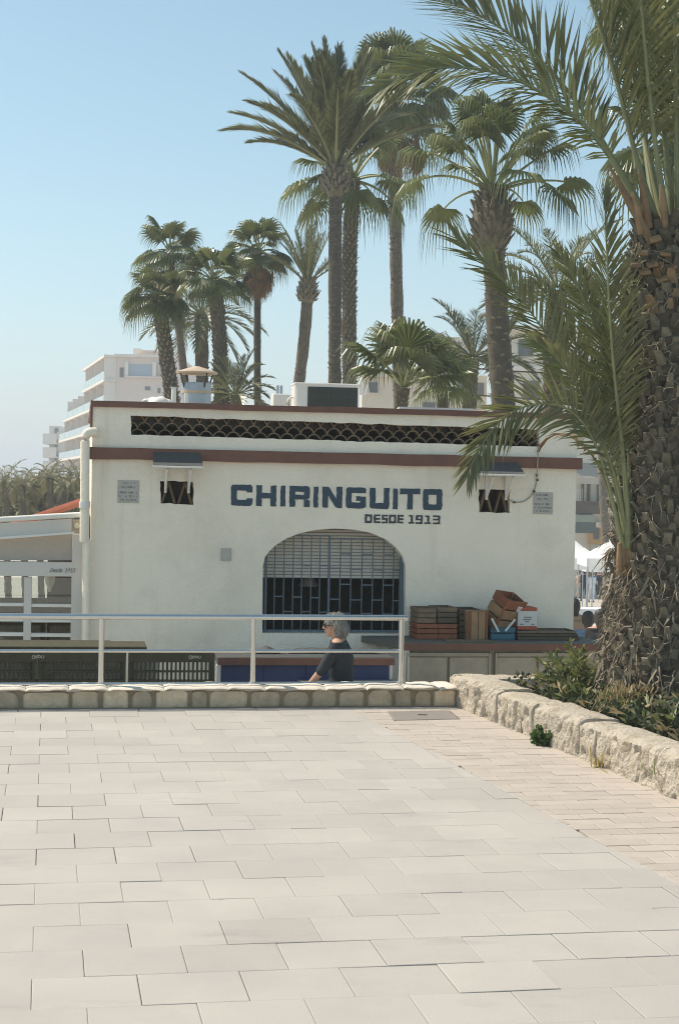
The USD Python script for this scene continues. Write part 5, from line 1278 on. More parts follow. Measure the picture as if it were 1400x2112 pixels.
# ground cover
pts = []
for _ in range(9000):
    s = rg.uniform(.2, L_tot); d = .30 + abs(rg.normal(0, .55)); p = wall_pt(s, d, 0); 
    hh = .09 + .09 * meshkit.noise(np.array([p[0] * 3, p[1] * 3, 0]), 4) + rg.uniform(0, .12) + min(.10, max(0, d - .30) * .3)
    if s < 1.0 and rg.random() < .75: continue
    pts.append(p * [1, 1, 0] + ZUP * hh)
pts = np.array(pts)
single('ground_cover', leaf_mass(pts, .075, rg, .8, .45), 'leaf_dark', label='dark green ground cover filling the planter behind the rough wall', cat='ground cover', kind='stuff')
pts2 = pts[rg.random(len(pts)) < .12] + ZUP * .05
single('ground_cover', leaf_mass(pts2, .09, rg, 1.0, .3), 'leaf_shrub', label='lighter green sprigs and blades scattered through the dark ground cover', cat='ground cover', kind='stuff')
pts3 = pts[rg.random(len(pts)) < .14] + ZUP * .04
single('dead_leaf_litter', leaf_mass(pts3, .12, rg, .3, .2), 'dry_grass', label='tan dead leaf litter lying on the planter plants', cat='leaf litter', kind='stuff')
# weeds at the wall's foot
pw = floor(1118, 1538)
t = Thing('weed', 'round dark green weed growing at the foot of the rough wall', 'weed', pw)
n = 360; ar = rg.uniform(0, 2 * PI, 13); er = rg.uniform(.25, 1.4, 13); lr = rg.uniform(.06, .145, 13); q = rg.integers(0, 13, n); dd = np.array([dir_(a_, e_) for a_, e_ in zip(ar, er)])
P = dd[q] * (lr[q] * rg.uniform(.15, 1, n) ** .7)[:, None] * [1, .8, .9] + rg.normal(0, .011, (n, 3)) + [0, 0, .012]; P[:, 2] = np.abs(P[:, 2])
t.add('foliage', leaf_mass(P, .036, rg, .5, .7), 'leaf_weed', kind='stuff')
m = MB()
for k_ in range(13): m.tube([(0, 0, 0), dd[k_] * lr[k_] * .5 + [0, 0, .01], dd[k_] * lr[k_]], .002, 4)
t.add('stems', m, 'petiole')
pw = floor(1236, 1583)
rosette('grass_tuft', 'dry yellow grass tuft at the foot of the rough wall', 'grass', pw, 26, .17, .009, rg, 'dry_yellow', 1.1, .6)
pw = floor(1378, 1640)
rosette('grass_tuft', 'few thin green blades in a crack of the rough wall at right', 'grass', wall_pt(np.linalg.norm(B_ - A_) * .93, -.03, .10), 9, .13, .007, rg, 'leaf_shrub', .9, .5)
# ------------------------------------------------------------------ buildings far behind
def block(t, name, a, b, y0, y1, mt, parent=None): m = MB(); m.b2((a[0], y0, a[1]), (b[0], y1, b[1])); return t.add(name, m, mt, parent=parent)
# hotel: side wing with receding glazed balconies, main block
YH = 200.0
def hp(px, py, Y=YH): return at(px, py, Y)
gH = ground_z(YH)
base = hp(250, 1000) * [1, 1, 0] + ZUP * gH
ht = Thing('hotel', 'tall pale hotel with receding blue glass balconies behind the kiosk roof at left', 'hotel', base)
def hx(px, py, Y=YH): q = hp(px, py, Y) - base; return q
a = hx(236, 1000); b = hx(365, 738)
m = MB(); m.b2((a[0], 0, 0), (b[0], 26, b[2])); wl_ = ht.add('wall', m, 'hotel_pink')
zt = b[2]
# recessed top floor and roof pieces
m = MB(); m.b2((a[0] - .25, -.4, zt - .001), (b[0] + .3, 26.4, zt + .35)); rf = ht.add('roof_slab', m, 'hotel_white')
c1 = hx(285, 745); c2 = hx(340, 731); m = MB(); m.b2((c1[0], 3, zt + .351), (c2[0], 15, zt + .95)); ht.add('penthouse', m, 'hotel_white')
m = MB(); m.b2((c1[0] - .4, 2.5, zt + .951), (c2[0] + .4, 15.5, zt + 1.15)); ht.add('penthouse_roof', m, 'hotel_pink')
for px, s_ in ((272, 1.2), (301, .9), (318, .8)):
    q = hx(px, 738); m = MB(); m.b2((q[0] - .4 * s_, 5, zt + .35), (q[0] + .4 * s_, 6, zt + .35 + s_)); ht.add('chimney', m, 'hotel_white', parent=rf)
e1, e2 = hx(262, 775), hx(338, 752)
m = MB(); m.b2((e1[0], -.05, e1[2]), (hx(318, 770)[0], .25, e2[2])); ht.add('loggia', m, 'galvanized')
m = MB(); m.b2((e1[0] - .2, -.5, e1[2] - .25), (e2[0], .02, e1[2] - .02)); ht.add('loggia_parapet', m, 'hotel_pink')
for px in (262, 319, 338):
    q = hx(px, 760); m = MB(); m.b2((q[0] - .22, -.45, e1[2]), (q[0] + .22, -.06, e2[2] + .3)); ht.add('column', m, 'hotel_white')
for px0, py0, px1, py1 in ((299, 797, 310, 805), (325, 800, 331, 811), (247, 758, 255, 778)):
    q0, q1_ = hx(px0, py1), hx(px1, py0); m = MB(); m.b2((q0[0], -.06, q0[2]), (q1_[0], -.01, q1_[2])); w_ = ht.add('window', m, 'window_dark')
    m = MB(); m.b2((q0[0] - .1, -.12, q0[2] - .12), (q1_[0] + .1, -.01, q0[2] - .01)); ht.add('sill', m, 'hotel_white', parent=w_)
# glazed balcony side, running away to the left
P0, P1 = hx(240, 760), hp(193, 777, 226) - base
dirb = nrm((P1 - P0) * [1, 1, 0]); nb_ = np.array([dirb[1], -dirb[0], 0]); nb_ = nb_ if nb_[0] < 0 else -nb_
LB = np.linalg.norm((P1 - P0)[:2])
zfl = [zt - 3.05 * i for i in range(0, 9)]
def ext_px(px):
    for s in np.arange(LB, 160, .25):
        q = base + P0 + dirb * s - CAM
        if 700 + F * (q @ CR) / (q @ FW) < px: return s
    return LB
def wing(m, s0, s1, d0, d1, z0, z1):
    vv = [P0 * [1, 1, 0] + dirb * s + nb_ * d + ZUP * z for s in (s0, s1) for d in (d0, d1) for z in (z0, z1)]; m.add(np.array(vv), BOXF)
m = MB(); wing(m, 0, LB, -2.5, 0.0, 0, zt - .002); ht.add('wing_wall', m, 'hotel_white')
for i, z in enumerate(zfl):
    ext = LB if i < 2 else ext_px(150 if i < 3 else 143)
    m = MB(); wing(m, -.2, ext, .01, 1.6, z - .12, z + .22); ht.add('balcony_slab', m, 'hotel_white')
    if i == 0: continue
    n = 7
    for j in range(n):
        s0, s1 = ext * j / n + .15, ext * (j + 1) / n - .15
        m = MB(); wing(m, s0, s1, 1.45, 1.52, z + .23, z + 1.25); ht.add('balcony_glass', m, 'balcony_glass')
        m = MB(); wing(m, s0 + .4, s1 - .9, .02, .06, z + .25, z + 2.5); ht.add('window', m, 'window_dark')
        m = MB(); wing(m, s0 - .15, s0 - .05, .05, 1.5, z + .23, z + 2.9); ht.add('divider', m, 'hotel_white')
    if i >= 2:
        m = MB(); wing(m, LB, ext, -2.5, 0.0, 0 if i == len(zfl) - 1 else z, z + 3.0); ht.add('wing_wall', m, 'hotel_white')
# white balcony house further left
base = hp(115, 1000, 290) * [1, 1, 0] + ZUP * ground_z(290)
wh = Thing('apartment_building', 'small white house with stepped curved balconies above the far palms', 'building', base)
def wx(px, py, Y=290): return hp(px, py, Y) - base
a, b = wx(118, 1000), wx(149, 895); m = MB(); m.b2((a[0], 0, 0), (b[0], 10, b[2])); wh.add('wall', m, 'hotel_white')
m = MB(); m.b2((a[0] - .1, -.3, b[2] + .001), (b[0] + .3, 10, b[2] + .25)); wh.add('roof_slab', m, 'hotel_white')
for py in (906, 934, 962):
    q0, q1_ = wx(91, py + 10), wx(119, py - 11)
    m = MB(); m.b2((q0[0], -1.4, q0[2]), (a[0] - .01, 6, q0[2] + .22)); sl = wh.add('balcony_slab', m, 'hotel_white')
    m = MB(); m.b2((q0[0], -1.4, q0[2] + .221), (a[0] - .01, -1.25, q1_[2])); wh.add('balcony_parapet', m, 'hotel_white')
    m = MB(); m.b2((q0[0], -1.24, q0[2] + .221), (q0[0] + .15, 6, q1_[2])); wh.add('balcony_parapet', m, 'hotel_white')
    q2, q3 = wx(107, py - 14), wx(117, py - 26); m = MB(); m.b2((q2[0] + .3, 1.0, q2[2] - .1), (a[0] - .12, 1.1, q3[2] - .2)); wh.add('window', m, 'window_dark')
    m = MB(); m.b2((a[0] - 1.8, 1.12, 0), (a[0] - .01, 9.9, q3[2] + .2)) if py == 962 else m.b2((a[0] - 1.8, 1.12, q0[2] + .25), (a[0] - .01, 9.9, q3[2] + .2)); wh.add('wall', m, 'hotel_white')
# cream houses behind the palms at right
YR = 106.0
base = hp(960, 1000, YR) * [1, 1, 0] + ZUP * ground_z(YR)
hs = Thing('house', 'cream flat-roofed house between the young fan palms and the stout trunk', 'house', base)
def rx(px, py, Y=YR): return hp(px, py, Y) - base
def rb(t, f_, name, px0, py0, px1, py1, y0, y1, mt, parent=None):
    a, b = f_(px0, py0), f_(px1, py1); m = MB(); m.b2((a[0], y0, min(a[2], b[2])), (b[0], y1, max(a[2], b[2]))); return t.add(name, m, mt, parent=parent)
rb(hs, rx, 'wall', 738, 1300, 1010, 770, 2, 12, 'house_cream')
rb(hs, rx, 'upper_wall', 880, 770, 975, 688, 4, 12, 'house_cream')
rb(hs, rx, 'stair_tower', 912, 700, 960, 680, 5, 10, 'house_sand')
rb(hs, rx, 'parapet', 734, 772, 880, 764, 1.6, 2.2, 'hotel_white')
for px0, py0, px1, py1 in ((762, 784, 780, 806), (875, 826, 900, 840), (905, 826, 930, 840), (890, 712, 897, 722), (903, 712, 910, 722), (950, 780, 968, 800), (985, 785, 1003, 812)):
    w_ = rb(hs, rx, 'window', px0, py0, px1, py1, 1.9 if py0 > 770 else 3.9, 1.98 if py0 > 770 else 3.98, 'window_dark')
    rb(hs, rx, 'sill', px0 - 1, py1, px1 + 1, py1 + 2, 1.8 if py0 > 770 else 3.8, 1.99 if py0 > 770 else 3.99, 'hotel_white', parent=w_)
rb(hs, rx, 'awning', 742, 790, 762, 812, 1.2, 1.4, 'hotel_white')
base = hp(1150, 1000, YR - 6) * [1, 1, 0] + ZUP * ground_z(YR - 6)
h2 = Thing('house', 'cream promenade house with green shutters and balcony behind the offshoot fronds', 'house', base)
def sx_(px, py, Y=YR - 6): return hp(px, py, Y) - base
rb(h2, sx_, 'wall', 1040, 1300, 1330, 680, 0, 10, 'house_cream')
rb(h2, sx_, 'cornice', 1036, 682, 1334, 676, -.3, 10, 'hotel_white')
for py in (760, 845): rb(h2, sx_, 'string_course', 1036, py + 4, 1334, py, -.12, -.002, 'hotel_white')
for (px0, py0, px1, py1) in ((1075, 700, 1092, 735), (1130, 700, 1150, 735), (1085, 785, 1105, 825), (1150, 785, 1170, 825), (1215, 790, 1232, 835), (1262, 870, 1278, 915), (1215, 870, 1230, 900)):
    w_ = rb(h2, sx_, 'window', px0, py0, px1, py1, -.06, -.003, 'window_dark')
    rb(h2, sx_, 'shutter', px0 - 6, py0, px0 - .5, py1, -.1, -.004, 'shutter_green', parent=w_); rb(h2, sx_, 'shutter', px1 + .5, py0, px1 + 6, py1, -.1, -.004, 'shutter_green', parent=w_)
rb(h2, sx_, 'door', 1199, 996, 1216, 1040, -.1, -.003, 'brown_wood'); rb(h2, sx_, 'door_panel', 1204, 998, 1208, 1036, -.14, -.101, 'house_sand')
for p0, p1 in ((1231, 1236.5), (1239, 1246)): rb(h2, sx_, 'shutter', p0, 998, p1, 1055, -.12, -.003, 'shutter_green')
rb(h2, sx_, 'balcony_slab', 1150, 1040, 1240, 1034, -1.6, -.003, 'brown_wood')
rb(h2, sx_, 'balcony_front', 1150, 1058, 1240, 1041, -1.7, -1.55, 'brown_wood')
for i in range(12):
    px = 1152 + i * 3.6; rb(h2, sx_, 'baluster', px, 1033, px + 1.2, 1008, -1.6, -1.55, 'hotel_white')
# sloping cream awning
def slope(t, f_, name, px0, px1, pyt, pyb, y0, y1, mt):
    a, b, c_, d = f_(px0, pyt), f_(px1, pyt), f_(px1, pyb), f_(px0, pyb); V = np.array([[a[0], y0, a[2]], [b[0], y0, b[2]], [c_[0], y1, c_[2]], [d[0], y1, d[2]]]); V2 = V - [0, 0, .06]
    m = MB(); m.add(np.vstack([V, V2]), [[0, 3, 2, 1], [4, 5, 6, 7], [0, 1, 5, 4], [1, 2, 6, 5], [2, 3, 7, 6], [3, 0, 4, 7]]); return t.add(name, m, mt)
slope(h2, sx_, 'awning', 1183, 1226, 955, 985, -.01, -2.0, 'awning_fabric'); rb(h2, sx_, 'awning_valance', 1183, 998, 1226, 985, -2.03, -2.0, 'awning_fabric')
slope(h2, sx_, 'shop_awning', 1150, 1212, 1058, 1075, -1.75, -3.2, 'shutter_green'); rb(h2, sx_, 'awning_valance', 1150, 1096, 1212, 1075, -3.23, -3.2, 'shutter_green')
rb(h2, sx_, 'shop_wall', 1213, 1122, 1300, 1085, -.3, -.01, 'orange_wall'); rb(h2, sx_, 'shop_base', 1213, 1300, 1300, 1123, -.3, -.01, 'house_sand'); rb(h2, sx_, 'shop_fascia', 1213, 1087, 1300, 1078, -.5, -.01, 'hotel_white')
for px in (1222, 1245, 1268): rb(h2, sx_, 'shop_window', px, 1112, px + 12, 1090, -.36, -.301, 'window_dark')
# stout trunk in front of that house (1235..1255)
palm('date', 'palm trunk before the promenade house, crown hidden by the offshoot fronds', (1250, 1120), (1242, 880), 79, (20, 17), 92, 60, 20, trunk='smooth', el=(-.3, 1.2), nleaf=26)

# white canopies over the market
def canopy(label, px0, px1, py_top, py_e, py_b, Y, peak_px, legs=True):
    base = hp((px0 + px1) / 2, 1250, Y) * [1, 1, 0] + ZUP * ground_z(Y)
    t = Thing('market_canopy', label, 'canopy', base, 0, 'market canopies')
    f_ = lambda px, py: hp(px, py, Y) - base
    a, b = f_(px0, py_e), f_(px1, py_e); top_ = f_(peak_px, py_top); w = b[0] - a[0]; zb = f_(px0, py_b)[2]; ze = (a[2] + b[2]) / 2; n = 9
    g = np.linspace(0, 1, n); V = []
    for i in g:
        for j in g:
            e = max(abs(i - .5), abs(j - .5)) * 2; z = ze + (top_[2] - ze) * (1 - e) ** 1.35 * 1.0
            V.append([a[0] + w * i, -w / 2 + w * j, z])
    f__ = [[i * n + j, (i + 1) * n + j, (i + 1) * n + j + 1, i * n + j + 1] for i in range(n - 1) for j in range(n - 1)]
    t.add('roof', (np.array(V), np.array(f__)), 'canopy_white', smooth=True)
    for (x0, y0, x1, y1) in ((a[0], -w / 2, b[0], -w / 2), (a[0], w / 2, b[0], w / 2), (a[0], -w / 2, a[0], w / 2), (b[0], -w / 2, b[0], w / 2)):
        m = MB(); m.add([(x0, y0, ze), (x1, y1, ze), (x1, y1, zb), (x0, y0, zb)], [[0, 1, 2, 3]]); t.add('valance', m, 'canopy_white')
    for x in (a[0] + .05, b[0] - .05):
        for y in (-w / 2 + .05, w / 2 - .05): m = MB(); m.tube([(x, y, 0), (x, y, ze)], .024, 8); t.add('leg', m, 'galvanized')
    return t
canopy('nearer white pointed market canopy beside the big trunk', 1200, 1330, 1105, 1150, 1166, 60, 1265)
canopy('white market canopy half hidden by the kiosk corner', 1090, 1236, 1096, 1148, 1170, 66, 1163)
canopy('grey shaded market canopy behind the white pointed one', 1204, 1262, 1142, 1156, 1178, 74, 1232)
# market table
base = hp(1215, 1262, 52) * [1, 1, 0] + ZUP * ground_z(52)
t = Thing('market_table', 'long table with white cloth before the standing people', 'table', base)
q0, q1_ = hp(1180, 1262, 52) - base, hp(1244, 1255, 52) - base
m = MB(); m.b2((q0[0], -.5, q1_[2] - .35), (q1_[0], .5, q1_[2])); t.add('tablecloth', m, 'white_cloth')
for x in (q0[0] + .1, q1_[0] - .1):
    for y in (-.45, .45): m = MB(); m.tube([(x, y, 0), (x, y, q1_[2] - .35)], .025, 6); t.add('leg', m, 'galvanized')
# wires strung across at right
for k_, (p0, p1, lb) in enumerate((((1065, 767), (1320, 772), 'thin dark overhead wire crossing behind the offshoot fronds'), ((1085, 823), (1330, 826), 'lower dark overhead wire behind the offshoot fronds'))):
    a, b = at(*p0, 34), at(*p1, 34); a = a - (b - a) * .6; b = b + (b - a) * .5; tt = np.linspace(0, 1, 20)[:, None]
    m = MB(); m.tube(a * (1 - tt) + b * tt - ZUP * (np.sin(tt * PI) * .12 - .1), .016, 5); t = Thing('overhead_wire', lb, 'wire', a, 0, 'overhead wires'); t.add('strand', m, 'dark_void', world=True)

# ------------------------------------------------------------------ people
def hull_bones(bones, edge, it=8):
    parts = []
    for (a, ra, b, rb_) in bones:
        s1 = m3.Manifold.sphere(ra, 20).translate(list(map(float, a))); s2 = m3.Manifold.sphere(rb_, 20).translate(list(map(float, b)))
        parts.append(m3.Manifold.batch_hull([s1, s2]))
    return m3.Manifold.batch_boolean(parts, m3.OpType.Add), edge, it
def smoothed(q):
    man, edge, it = q
    m = man.refine_to_length(edge).to_mesh(); t = trimesh.Trimesh(m.vert_properties[:, :3], m.tri_verts, process=True)
    trimesh.smoothing.filter_taubin(t, lamb=.5, nu=.53, iterations=it); return t
def arm_hand(el_, wr, d, up_, s, k=1.0):
    """palm and five bent fingers from wrist wr along d; up_ points to the thumb side"""
    d = nrm(d); up_ = nrm(np.asarray(up_, float) - d * (np.asarray(up_, float) @ d)); n = np.cross(d, up_); B = []
    pc = wr + d * .045 * s
    for i in range(4):
        o = up_ * (.030 - .02 * i) * s; k0 = wr + d * .085 * s + o; B.append((wr + d * .01 * s + o * .6, .014 * s, k0, .0105 * s))
        l = [.036, .042, .038, .028][i] * s; k1 = k0 + nrm(d + n * .35) * l; k2 = k1 + nrm(d * .7 + n * .75) * l * .75; B += [(k0, .0098 * s, k1, .0088 * s), (k1, .0088 * s, k2, .0075 * s)]
    t0 = wr + d * .025 * s + up_ * .03 * s; t1 = t0 + nrm(d * .7 + up_ * .7 + n * .2) * .04 * s; t2 = t1 + nrm(d + n * .3) * .03 * s; B += [(wr + d * .01 * s, .014 * s, t0, .013 * s), (t0, .012 * s, t1, .0105 * s), (t1, .0105 * s, t2, .008 * s)]
    return B
def person(label, base, face_az, hgt, J=None, top='navy_cloth', legs='black_cloth', hair='hair_dark', hairlen=.0, sleeves=.6, fine=False, seated=False, group=None, glasses=False, hairvol=1.0, shoes='black_gloss', hs=1.0):
    s = hgt / 1.65; A = lambda *v: np.array(v, float) * s
    K = dict(hipL=A(0, .09, .88), hipR=A(0, -.09, .88), knL=A(.10, .09, .47), knR=A(-.04, -.09, .48), anL=A(.16, .09, .08), anR=A(-.22, -.09, .10), pel=A(0, 0, .95), wai=A(.0, 0, 1.08), che=A(.01, 0, 1.24), shL=A(0, .165, 1.345), shR=A(0, -.165, 1.345), nk=A(.01, 0, 1.38), nk2=A(.035, 0, 1.455), hd=A(.05, 0, 1.545),
             elL=A(-.05, .21, 1.08), elR=A(.03, -.21, 1.08), wrL=A(.06, .22, .86), wrR=A(.14, -.2, .87))
    if seated: K.update(hipL=A(0, .09, .46), hipR=A(0, -.09, .46), pel=A(0, 0, .52), knL=A(.42, .1, .48), knR=A(.42, -.1, .48), anL=A(.42, .1, .08), anR=A(.42, -.1, .08)); dz = -.42 * s; [K.__setitem__(q, K[q] + [0, 0, dz]) for q in ('wai', 'che', 'shL', 'shR', 'nk', 'nk2', 'hd', 'elL', 'elR')]; K.update(wrL=A(.25, .15, .72), wrR=A(.25, -.15, .72), elL=A(.05, .22, .68), elR=A(.05, -.22, .68))
    for q, v in (J or {}).items(): K[q] = A(*v)
    t = Thing('person', label, 'person', base, face_az, group)
    def torso(x):
        B = []
        for sg_ in (1, -1): o = A(0, .055, 0) * sg_; B += [(K['pel'] + o, .105 * s + x, K['wai'] + o * .9, .088 * s + x), (K['wai'] + o * .9, .088 * s + x, K['che'] + o * 1.3, .098 * s + x), (K['che'] + o * 1.3, .098 * s + x, (K['shL'] if sg_ > 0 else K['shR']), .05 * s + x)]
        B += [(K['pel'] + A(0, .05, 0), .105 * s + x, K['pel'] - A(0, .05, 0), .105 * s + x), (K['che'] + A(0, .07, 0), .098 * s + x, K['che'] - A(0, .07, 0), .098 * s + x), (K['shL'], .05 * s + x, K['nk'], .06 * s + x), (K['shR'], .05 * s + x, K['nk'], .06 * s + x)]
        return B
    def leg(x, S, to=1.0):
        h, k, a = K['hip' + S], K['kn' + S], K['an' + S]; return [(h, .092 * s + x, k, .055 * s + x), (k, .055 * s + x, k + (a - k) * to, (.055 - .02 * to) * s + x)]
    def arm(x, S, to=1.0):
        sh, e, w = K['sh' + S], K['el' + S], K['wr' + S]; B = [(sh, .05 * s + x, e, .038 * s + x)]
        if to > 0: B.append((e, .038 * s + x, e + (w - e) * to, (.038 - .013 * to) * s + x))
        return B
    edge = .016 if fine else .035
    B = torso(0) + leg(0, 'L') + leg(0, 'R') + arm(0, 'L') + arm(0, 'R')
    for S in 'LR': a = K['an' + S]; B += [(a, .036 * s, a + A(-.03, 0, -.045), .032 * s), (a + A(-.03, 0, -.045), .03 * s, a + A(.13, 0, -.055), .024 * s)]
    sh_ = s * hs; AH = lambda *v: np.array(v, float) * sh_
    hd = K['hd']; B += [(K['nk'], .055 * sh_, K['nk2'], .048 * sh_), (K['nk2'], .048 * sh_, hd + AH(-.01, 0, -.03), .06 * sh_)]
    B += [(hd + AH(-.025, 0, .035), .083 * sh_, hd + AH(.015, 0, .02), .078 * sh_), (hd + AH(.015, 0, .01), .07 * sh_, hd + AH(.045, 0, -.07), .036 * sh_), (hd + AH(.04, 0, -.03), .055 * sh_, hd + AH(.058, 0, -.085), .024 * sh_)]
    man = hull_bones(B, edge, 8); body = smoothed(man)
    D = []
    for S in 'LR':
        sg_ = 1 if S == 'L' else -1; e, w = K['el' + S], K['wr' + S]; D += arm_hand(e, w, w - e, A(1, 0, .2), s)
        ear = hd + AH(-.005, .078 * sg_, .0); D += [(ear + AH(0, 0, .02), .012 * sh_, ear + AH(.004, 0, -.022), .009 * sh_)]
    f0 = hd + AH(.088, 0, 0)
    D += [(f0 + AH(.0, 0, .02), .010 * sh_, f0 + AH(.022, 0, -.022), .012 * sh_), (f0 + AH(.006, .012, -.028), .009 * sh_, f0 + AH(.006, -.012, -.028), .009 * sh_)]
    D += [(f0 + AH(-.002, .018, -.052), .0085 * sh_, f0 + AH(-.002, -.018, -.052), .0085 * sh_), (f0 + AH(-.004, .015, -.062), .008 * sh_, f0 + AH(-.004, -.015, -.062), .008 * sh_)]
    D += [(f0 + AH(-.004, .018, .028), .009 * sh_, f0 + AH(-.004, -.018, .028), .009 * sh_)]
    bm = m3.Manifold(m3.Mesh(np.asarray(body.vertices, np.float32), np.asarray(body.faces, np.uint32)))
    dm, _, _ = hull_bones(D, 1)
    allm = m3.Manifold.batch_boolean([bm, dm], m3.OpType.Add) if not bm.is_empty() else dm
    if allm.num_tri() < len(body.faces) * .5:
        q = trimesh.util.concatenate([body, trimesh.Trimesh(*vf(dm))]); t.add('body', q, 'skin', smooth=50)
    else: t.add('body', allm, 'skin', smooth=50)
    tb = torso(.014 * s) + arm(.012 * s, 'L', sleeves) + arm(.012 * s, 'R', sleeves)
    tm_ = smoothed(hull_bones(tb, edge, 6)); zc = (K['nk'][2] - .012 * s); 
    v = np.array(tm_.vertices); hi_ = v[:, 2] > zc + .02 * s; v[hi_, 2] = zc + .02 * s
    k = meshkit.fbm(v / s * [9, 9, 7], 3, 4) - .5; v[:, :2] += (nrm(v[:, :2] - K['che'][None, :2]) * (k * .022 * s)[:, None]); t.add('top', (v, np.array(tm_.faces)), top, smooth=True)
    lb = leg(.013 * s, 'L', .92) + leg(.013 * s, 'R', .92) + [(K['pel'] + A(0, .05, 0), .112 * s, K['pel'] - A(0, .05, 0), .112 * s), (K['hipL'], .1 * s, K['hipR'], .1 * s)]
    t.add('trousers', smoothed(hull_bones(lb, edge, 6)), legs, smooth=True)
    for S in 'LR':
        a = K['an' + S]; t.add('shoe', smoothed(hull_bones([(a + A(-.035, 0, -.045), .038 * s, a + A(.13, 0, -.05), .03 * s), (a, .04 * s, a + A(-.03, 0, -.045), .038 * s)], .02, 4)), shoes, smooth=True)
    hb = [(hd + AH(-.035, 0, .045), .094 * sh_ * hairvol, hd + AH(.01, 0, .05), .085 * sh_ * hairvol), (hd + AH(-.05, 0, .01), .088 * sh_ * hairvol, hd + AH(-.065, 0, -.04), .075 * sh_ * hairvol)]
    for sg_ in (1, -1): hb += [(hd + AH(-.03, .055 * sg_, .04), .045 * sh_, hd + AH(-.045, .062 * sg_, -.05), .032 * sh_)]
    if hairlen: hb += [(hd + AH(-.06, 0, -.02), .075 * sh_, hd + AH(-.075, 0, -.02 - hairlen), .055 * sh_)]
    hm = smoothed(hull_bones(hb, edge * .8, 4)); v = np.array(hm.vertices); k = meshkit.fbm(v / s * [50, 50, 22], 3, 2) - .5; v += nrm(v - hd) * (k * .02 * s)[:, None]
    t.add('hair', (v, np.array(hm.faces)), hair, smooth=60)
    if fine:
        r_ = np.random.default_rng(5); tm2 = trimesh.Trimesh(v, hm.faces, process=False); pp, fi = trimesh.sample.sample_surface(tm2, 1500, seed=5)[:2]; nn = tm2.face_normals[fi]; SV = MB()
        top_ = hd + AH(-.02, 0, .13); dn_ = nrm(np.cross(np.cross(nn, nrm(pp - top_) - ZUP * .5), nn)); ln = r_.uniform(.02, .07, len(pp)); sd_ = nrm(np.cross(nn, dn_)) * .0016
        a_ = pp + nn * .001; b_ = a_ + dn_ * ln[:, None] * .5 + nn * .004 + r_.normal(0, .003, pp.shape); c_ = a_ + dn_ * ln[:, None] + r_.normal(0, .006, pp.shape)
        k_ = np.arange(len(pp)) * 5; SV.add(np.stack([a_ - sd_, a_ + sd_, b_ + sd_, b_ - sd_, c_], 1).reshape(-1, 3), np.concatenate([np.stack([k_, k_ + 1, k_ + 2], 1), np.stack([k_, k_ + 2, k_ + 3], 1), np.stack([k_ + 3, k_ + 2, k_ + 4], 1)])); t.add('hair_strands', SV, 'hair_light', kind='stuff')
    if glasses:
        m = MB()
        for sg_ in (1, -1):
            m.rbox(f0 + AH(.012, .03 * sg_, .006), (.008 * sh_, .05 * sh_, .036 * sh_), .006 * sh_); m.tube([f0 + AH(.01, .055 * sg_, .01), f0 + AH(-.02, .074 * sg_, .01), f0 + AH(-.09, .083 * sg_, .006)], .004 * sh_, 6)
        m.tube([f0 + AH(.014, .01, .008), f0 + AH(.014, -.01, .008)], .004 * sh_, 6); t.add('sunglasses', m, 'black_gloss')
    else:
        for sg_ in (1, -1): t.add('eye', trimesh.Trimesh(*vf(MB().rbox(f0 + AH(.0, .03 * sg_, .008), (.012 * sh_, .022 * sh_, .011 * sh_), .004))), 'black_gloss')
    return t, K, s
# the woman walking left between the handrail and the counter
YW = 13.1
hd_p = at(686, 1293, YW); hgt = (hd_p[2] + .85) / 1.545 * 1.65
base = np.array([hd_p[0] + .05 * hgt / 1.65 * 1.0, YW, -.85])
sw = 1.65 / hgt
person('woman with grey bobbed hair, sunglasses and navy top walking left behind the handrail', base, PI - .06, hgt,
       dict(wai=(-.035, 0, 1.10), che=(-.03, 0, 1.275), shL=(.005, .165, 1.385), shR=(-.01, -.165, 1.385), nk=(-.005, 0, 1.415), nk2=(.02, 0, 1.47), hd=(.035, 0, 1.552), elL=(.115, .205, 1.185), wrL=(.235, .18, 1.045), elR=(-.02, -.21, 1.13), wrR=(.03, -.2, .90), pel=(-.03, 0, .95), hipL=(-.03, .09, .88), hipR=(-.03, -.09, .88)),
       top='navy_cloth', legs='black_cloth', hair='hair_grey', fine=True, glasses=True, sleeves=.10, hairlen=.05, hairvol=.99, hs=.88)
def bg(label, px, py_head, py_feet, Y, az, top, legs, hair, hairlen=0, seated=False, hgt=None, sleeves=.3, J=None):
    p = at(px, py_feet, Y); g = p[2]; hz = at(px, py_head, Y)[2] - g
    person(label, np.array([p[0], Y, g]), az, hgt or hz, J, group='people at the market', top=top, legs=legs, hair=hair, hairlen=hairlen, seated=seated, sleeves=sleeves)
bg('woman in white top and pale jeans standing with her back turned by the market', 1219, 1181, 1243, 86, PI / 2, 'white_cloth', 'white_cloth', 'hair_brown', .12)
bg('person in dark clothes standing left of the woman in white', 1204, 1175, 1241, 86, PI / 2 + .3, 'navy_cloth', 'black_cloth', 'hair_dark')
bg('person in dark top standing right of the woman in white under the canopy', 1237, 1178, 1230, 92, -PI / 2, 'black_cloth', 'navy_cloth', 'hair_dark')
bg('bare-armed person in tan close to the kiosk corner', 1192, 1178, 1234, 90, 0.4, 'tan_cloth', 'tan_cloth', 'hair_dark', .1)
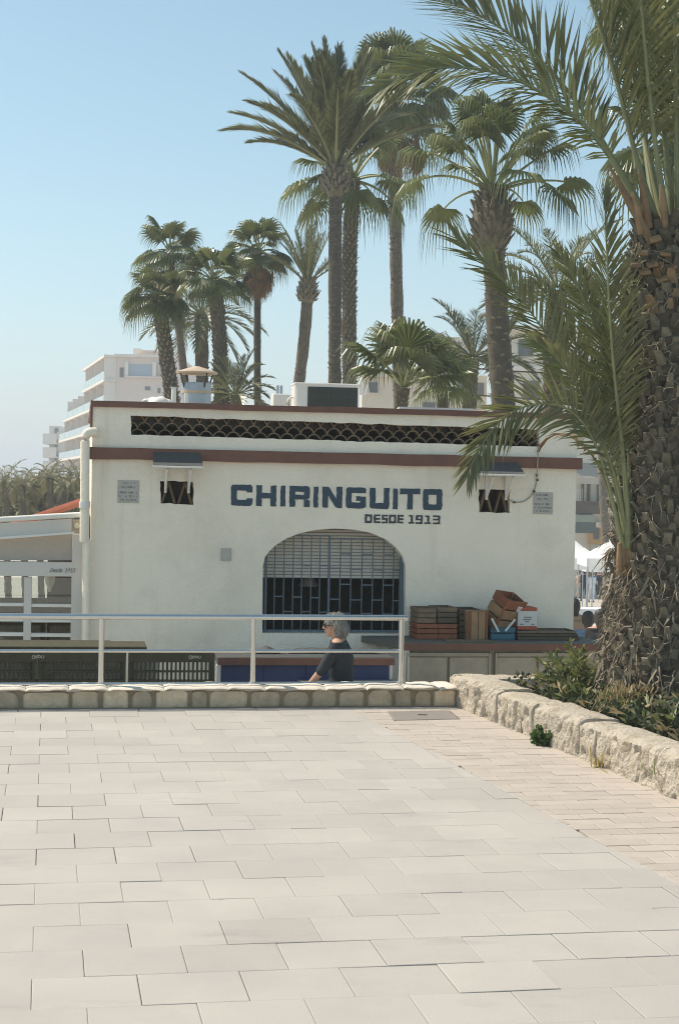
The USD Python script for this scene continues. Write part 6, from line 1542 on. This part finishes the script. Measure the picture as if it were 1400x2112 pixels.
bg('person with dark hair seen large beside the trunk, facing left', 1246, 1223, 1330, 42, PI, 'black_cloth', 'black_cloth', 'hair_dark', .15, sleeves=.3)
bg('person in pale blue top deeper under the market canopies', 1227, 1180, 1229, 95, PI / 2, 'blue_cloth', 'navy_cloth', 'hair_brown', .1)
bg('person in tan top and dark trousers farthest back under the canopies', 1212, 1179, 1224, 100, -PI / 2, 'tan_cloth', 'black_cloth', 'hair_dark')
bg('person in white shirt next to the trunk under the pointed canopy', 1248, 1181, 1232, 92, PI / 2 + .5, 'white_cloth', 'navy_cloth', 'hair_dark')
def seated(label, px, py_top, Y, az, top, hair, hairlen, legs='black_cloth'):
    z = at(px, py_top, Y)[2]; g = ground_z(Y); p = at(px, py_top, Y)
    person(label, np.array([p[0], Y, z - 1.24]), az, 1.68, None, group='people at the market', top=top, legs=legs, hair=hair, hairlen=hairlen, seated=True)
    st = Thing('stool', 'stool under the ' + ' '.join(label.split()[1:]), 'stool', np.array([p[0], Y, z - 1.24]))
    m = MB(); m.rbox((0, 0, .33), (.38, .38, .05), .015); st.add('seat', m, 'brown_wood')
    for a_ in (-.15, .15):
        for b_ in (-.15, .15): m = MB(); m.tube([(a_, b_, g - (z - 1.24) if g < z - 1.24 else 0), (a_, b_, .31)], .018, 6); st.add('leg', m, 'brown_wood')
seated('seated person in light blue shirt with dark hair beyond the ledge end', 1213, 1266, 25.5, PI / 2, 'blue_cloth', 'hair_dark', .12)
seated('seated dark-haired person partly behind the kiosk corner', 1186, 1240, 27, PI / 2 + .4, 'tan_cloth', 'hair_dark', .1)
seated('seated person in dark clothes next to the big trunk', 1238, 1262, 24.5, PI / 2 - .3, 'black_cloth', 'hair_dark', .1)

# ------------------------------------------------------------------ thin sea haze
M['haze'] = usdkit.material(stage, '/World/Looks/haze', {'v': ('principled_volume', {'color': (.86, .90, .95), 'density': .0012, 'anisotropy': .2})}, [], volume='v.volume')
m = MB(); m.b2((-440, -40, -5.9), (440, 1820, 26)); single('haze', m, 'haze', kind='stuff')
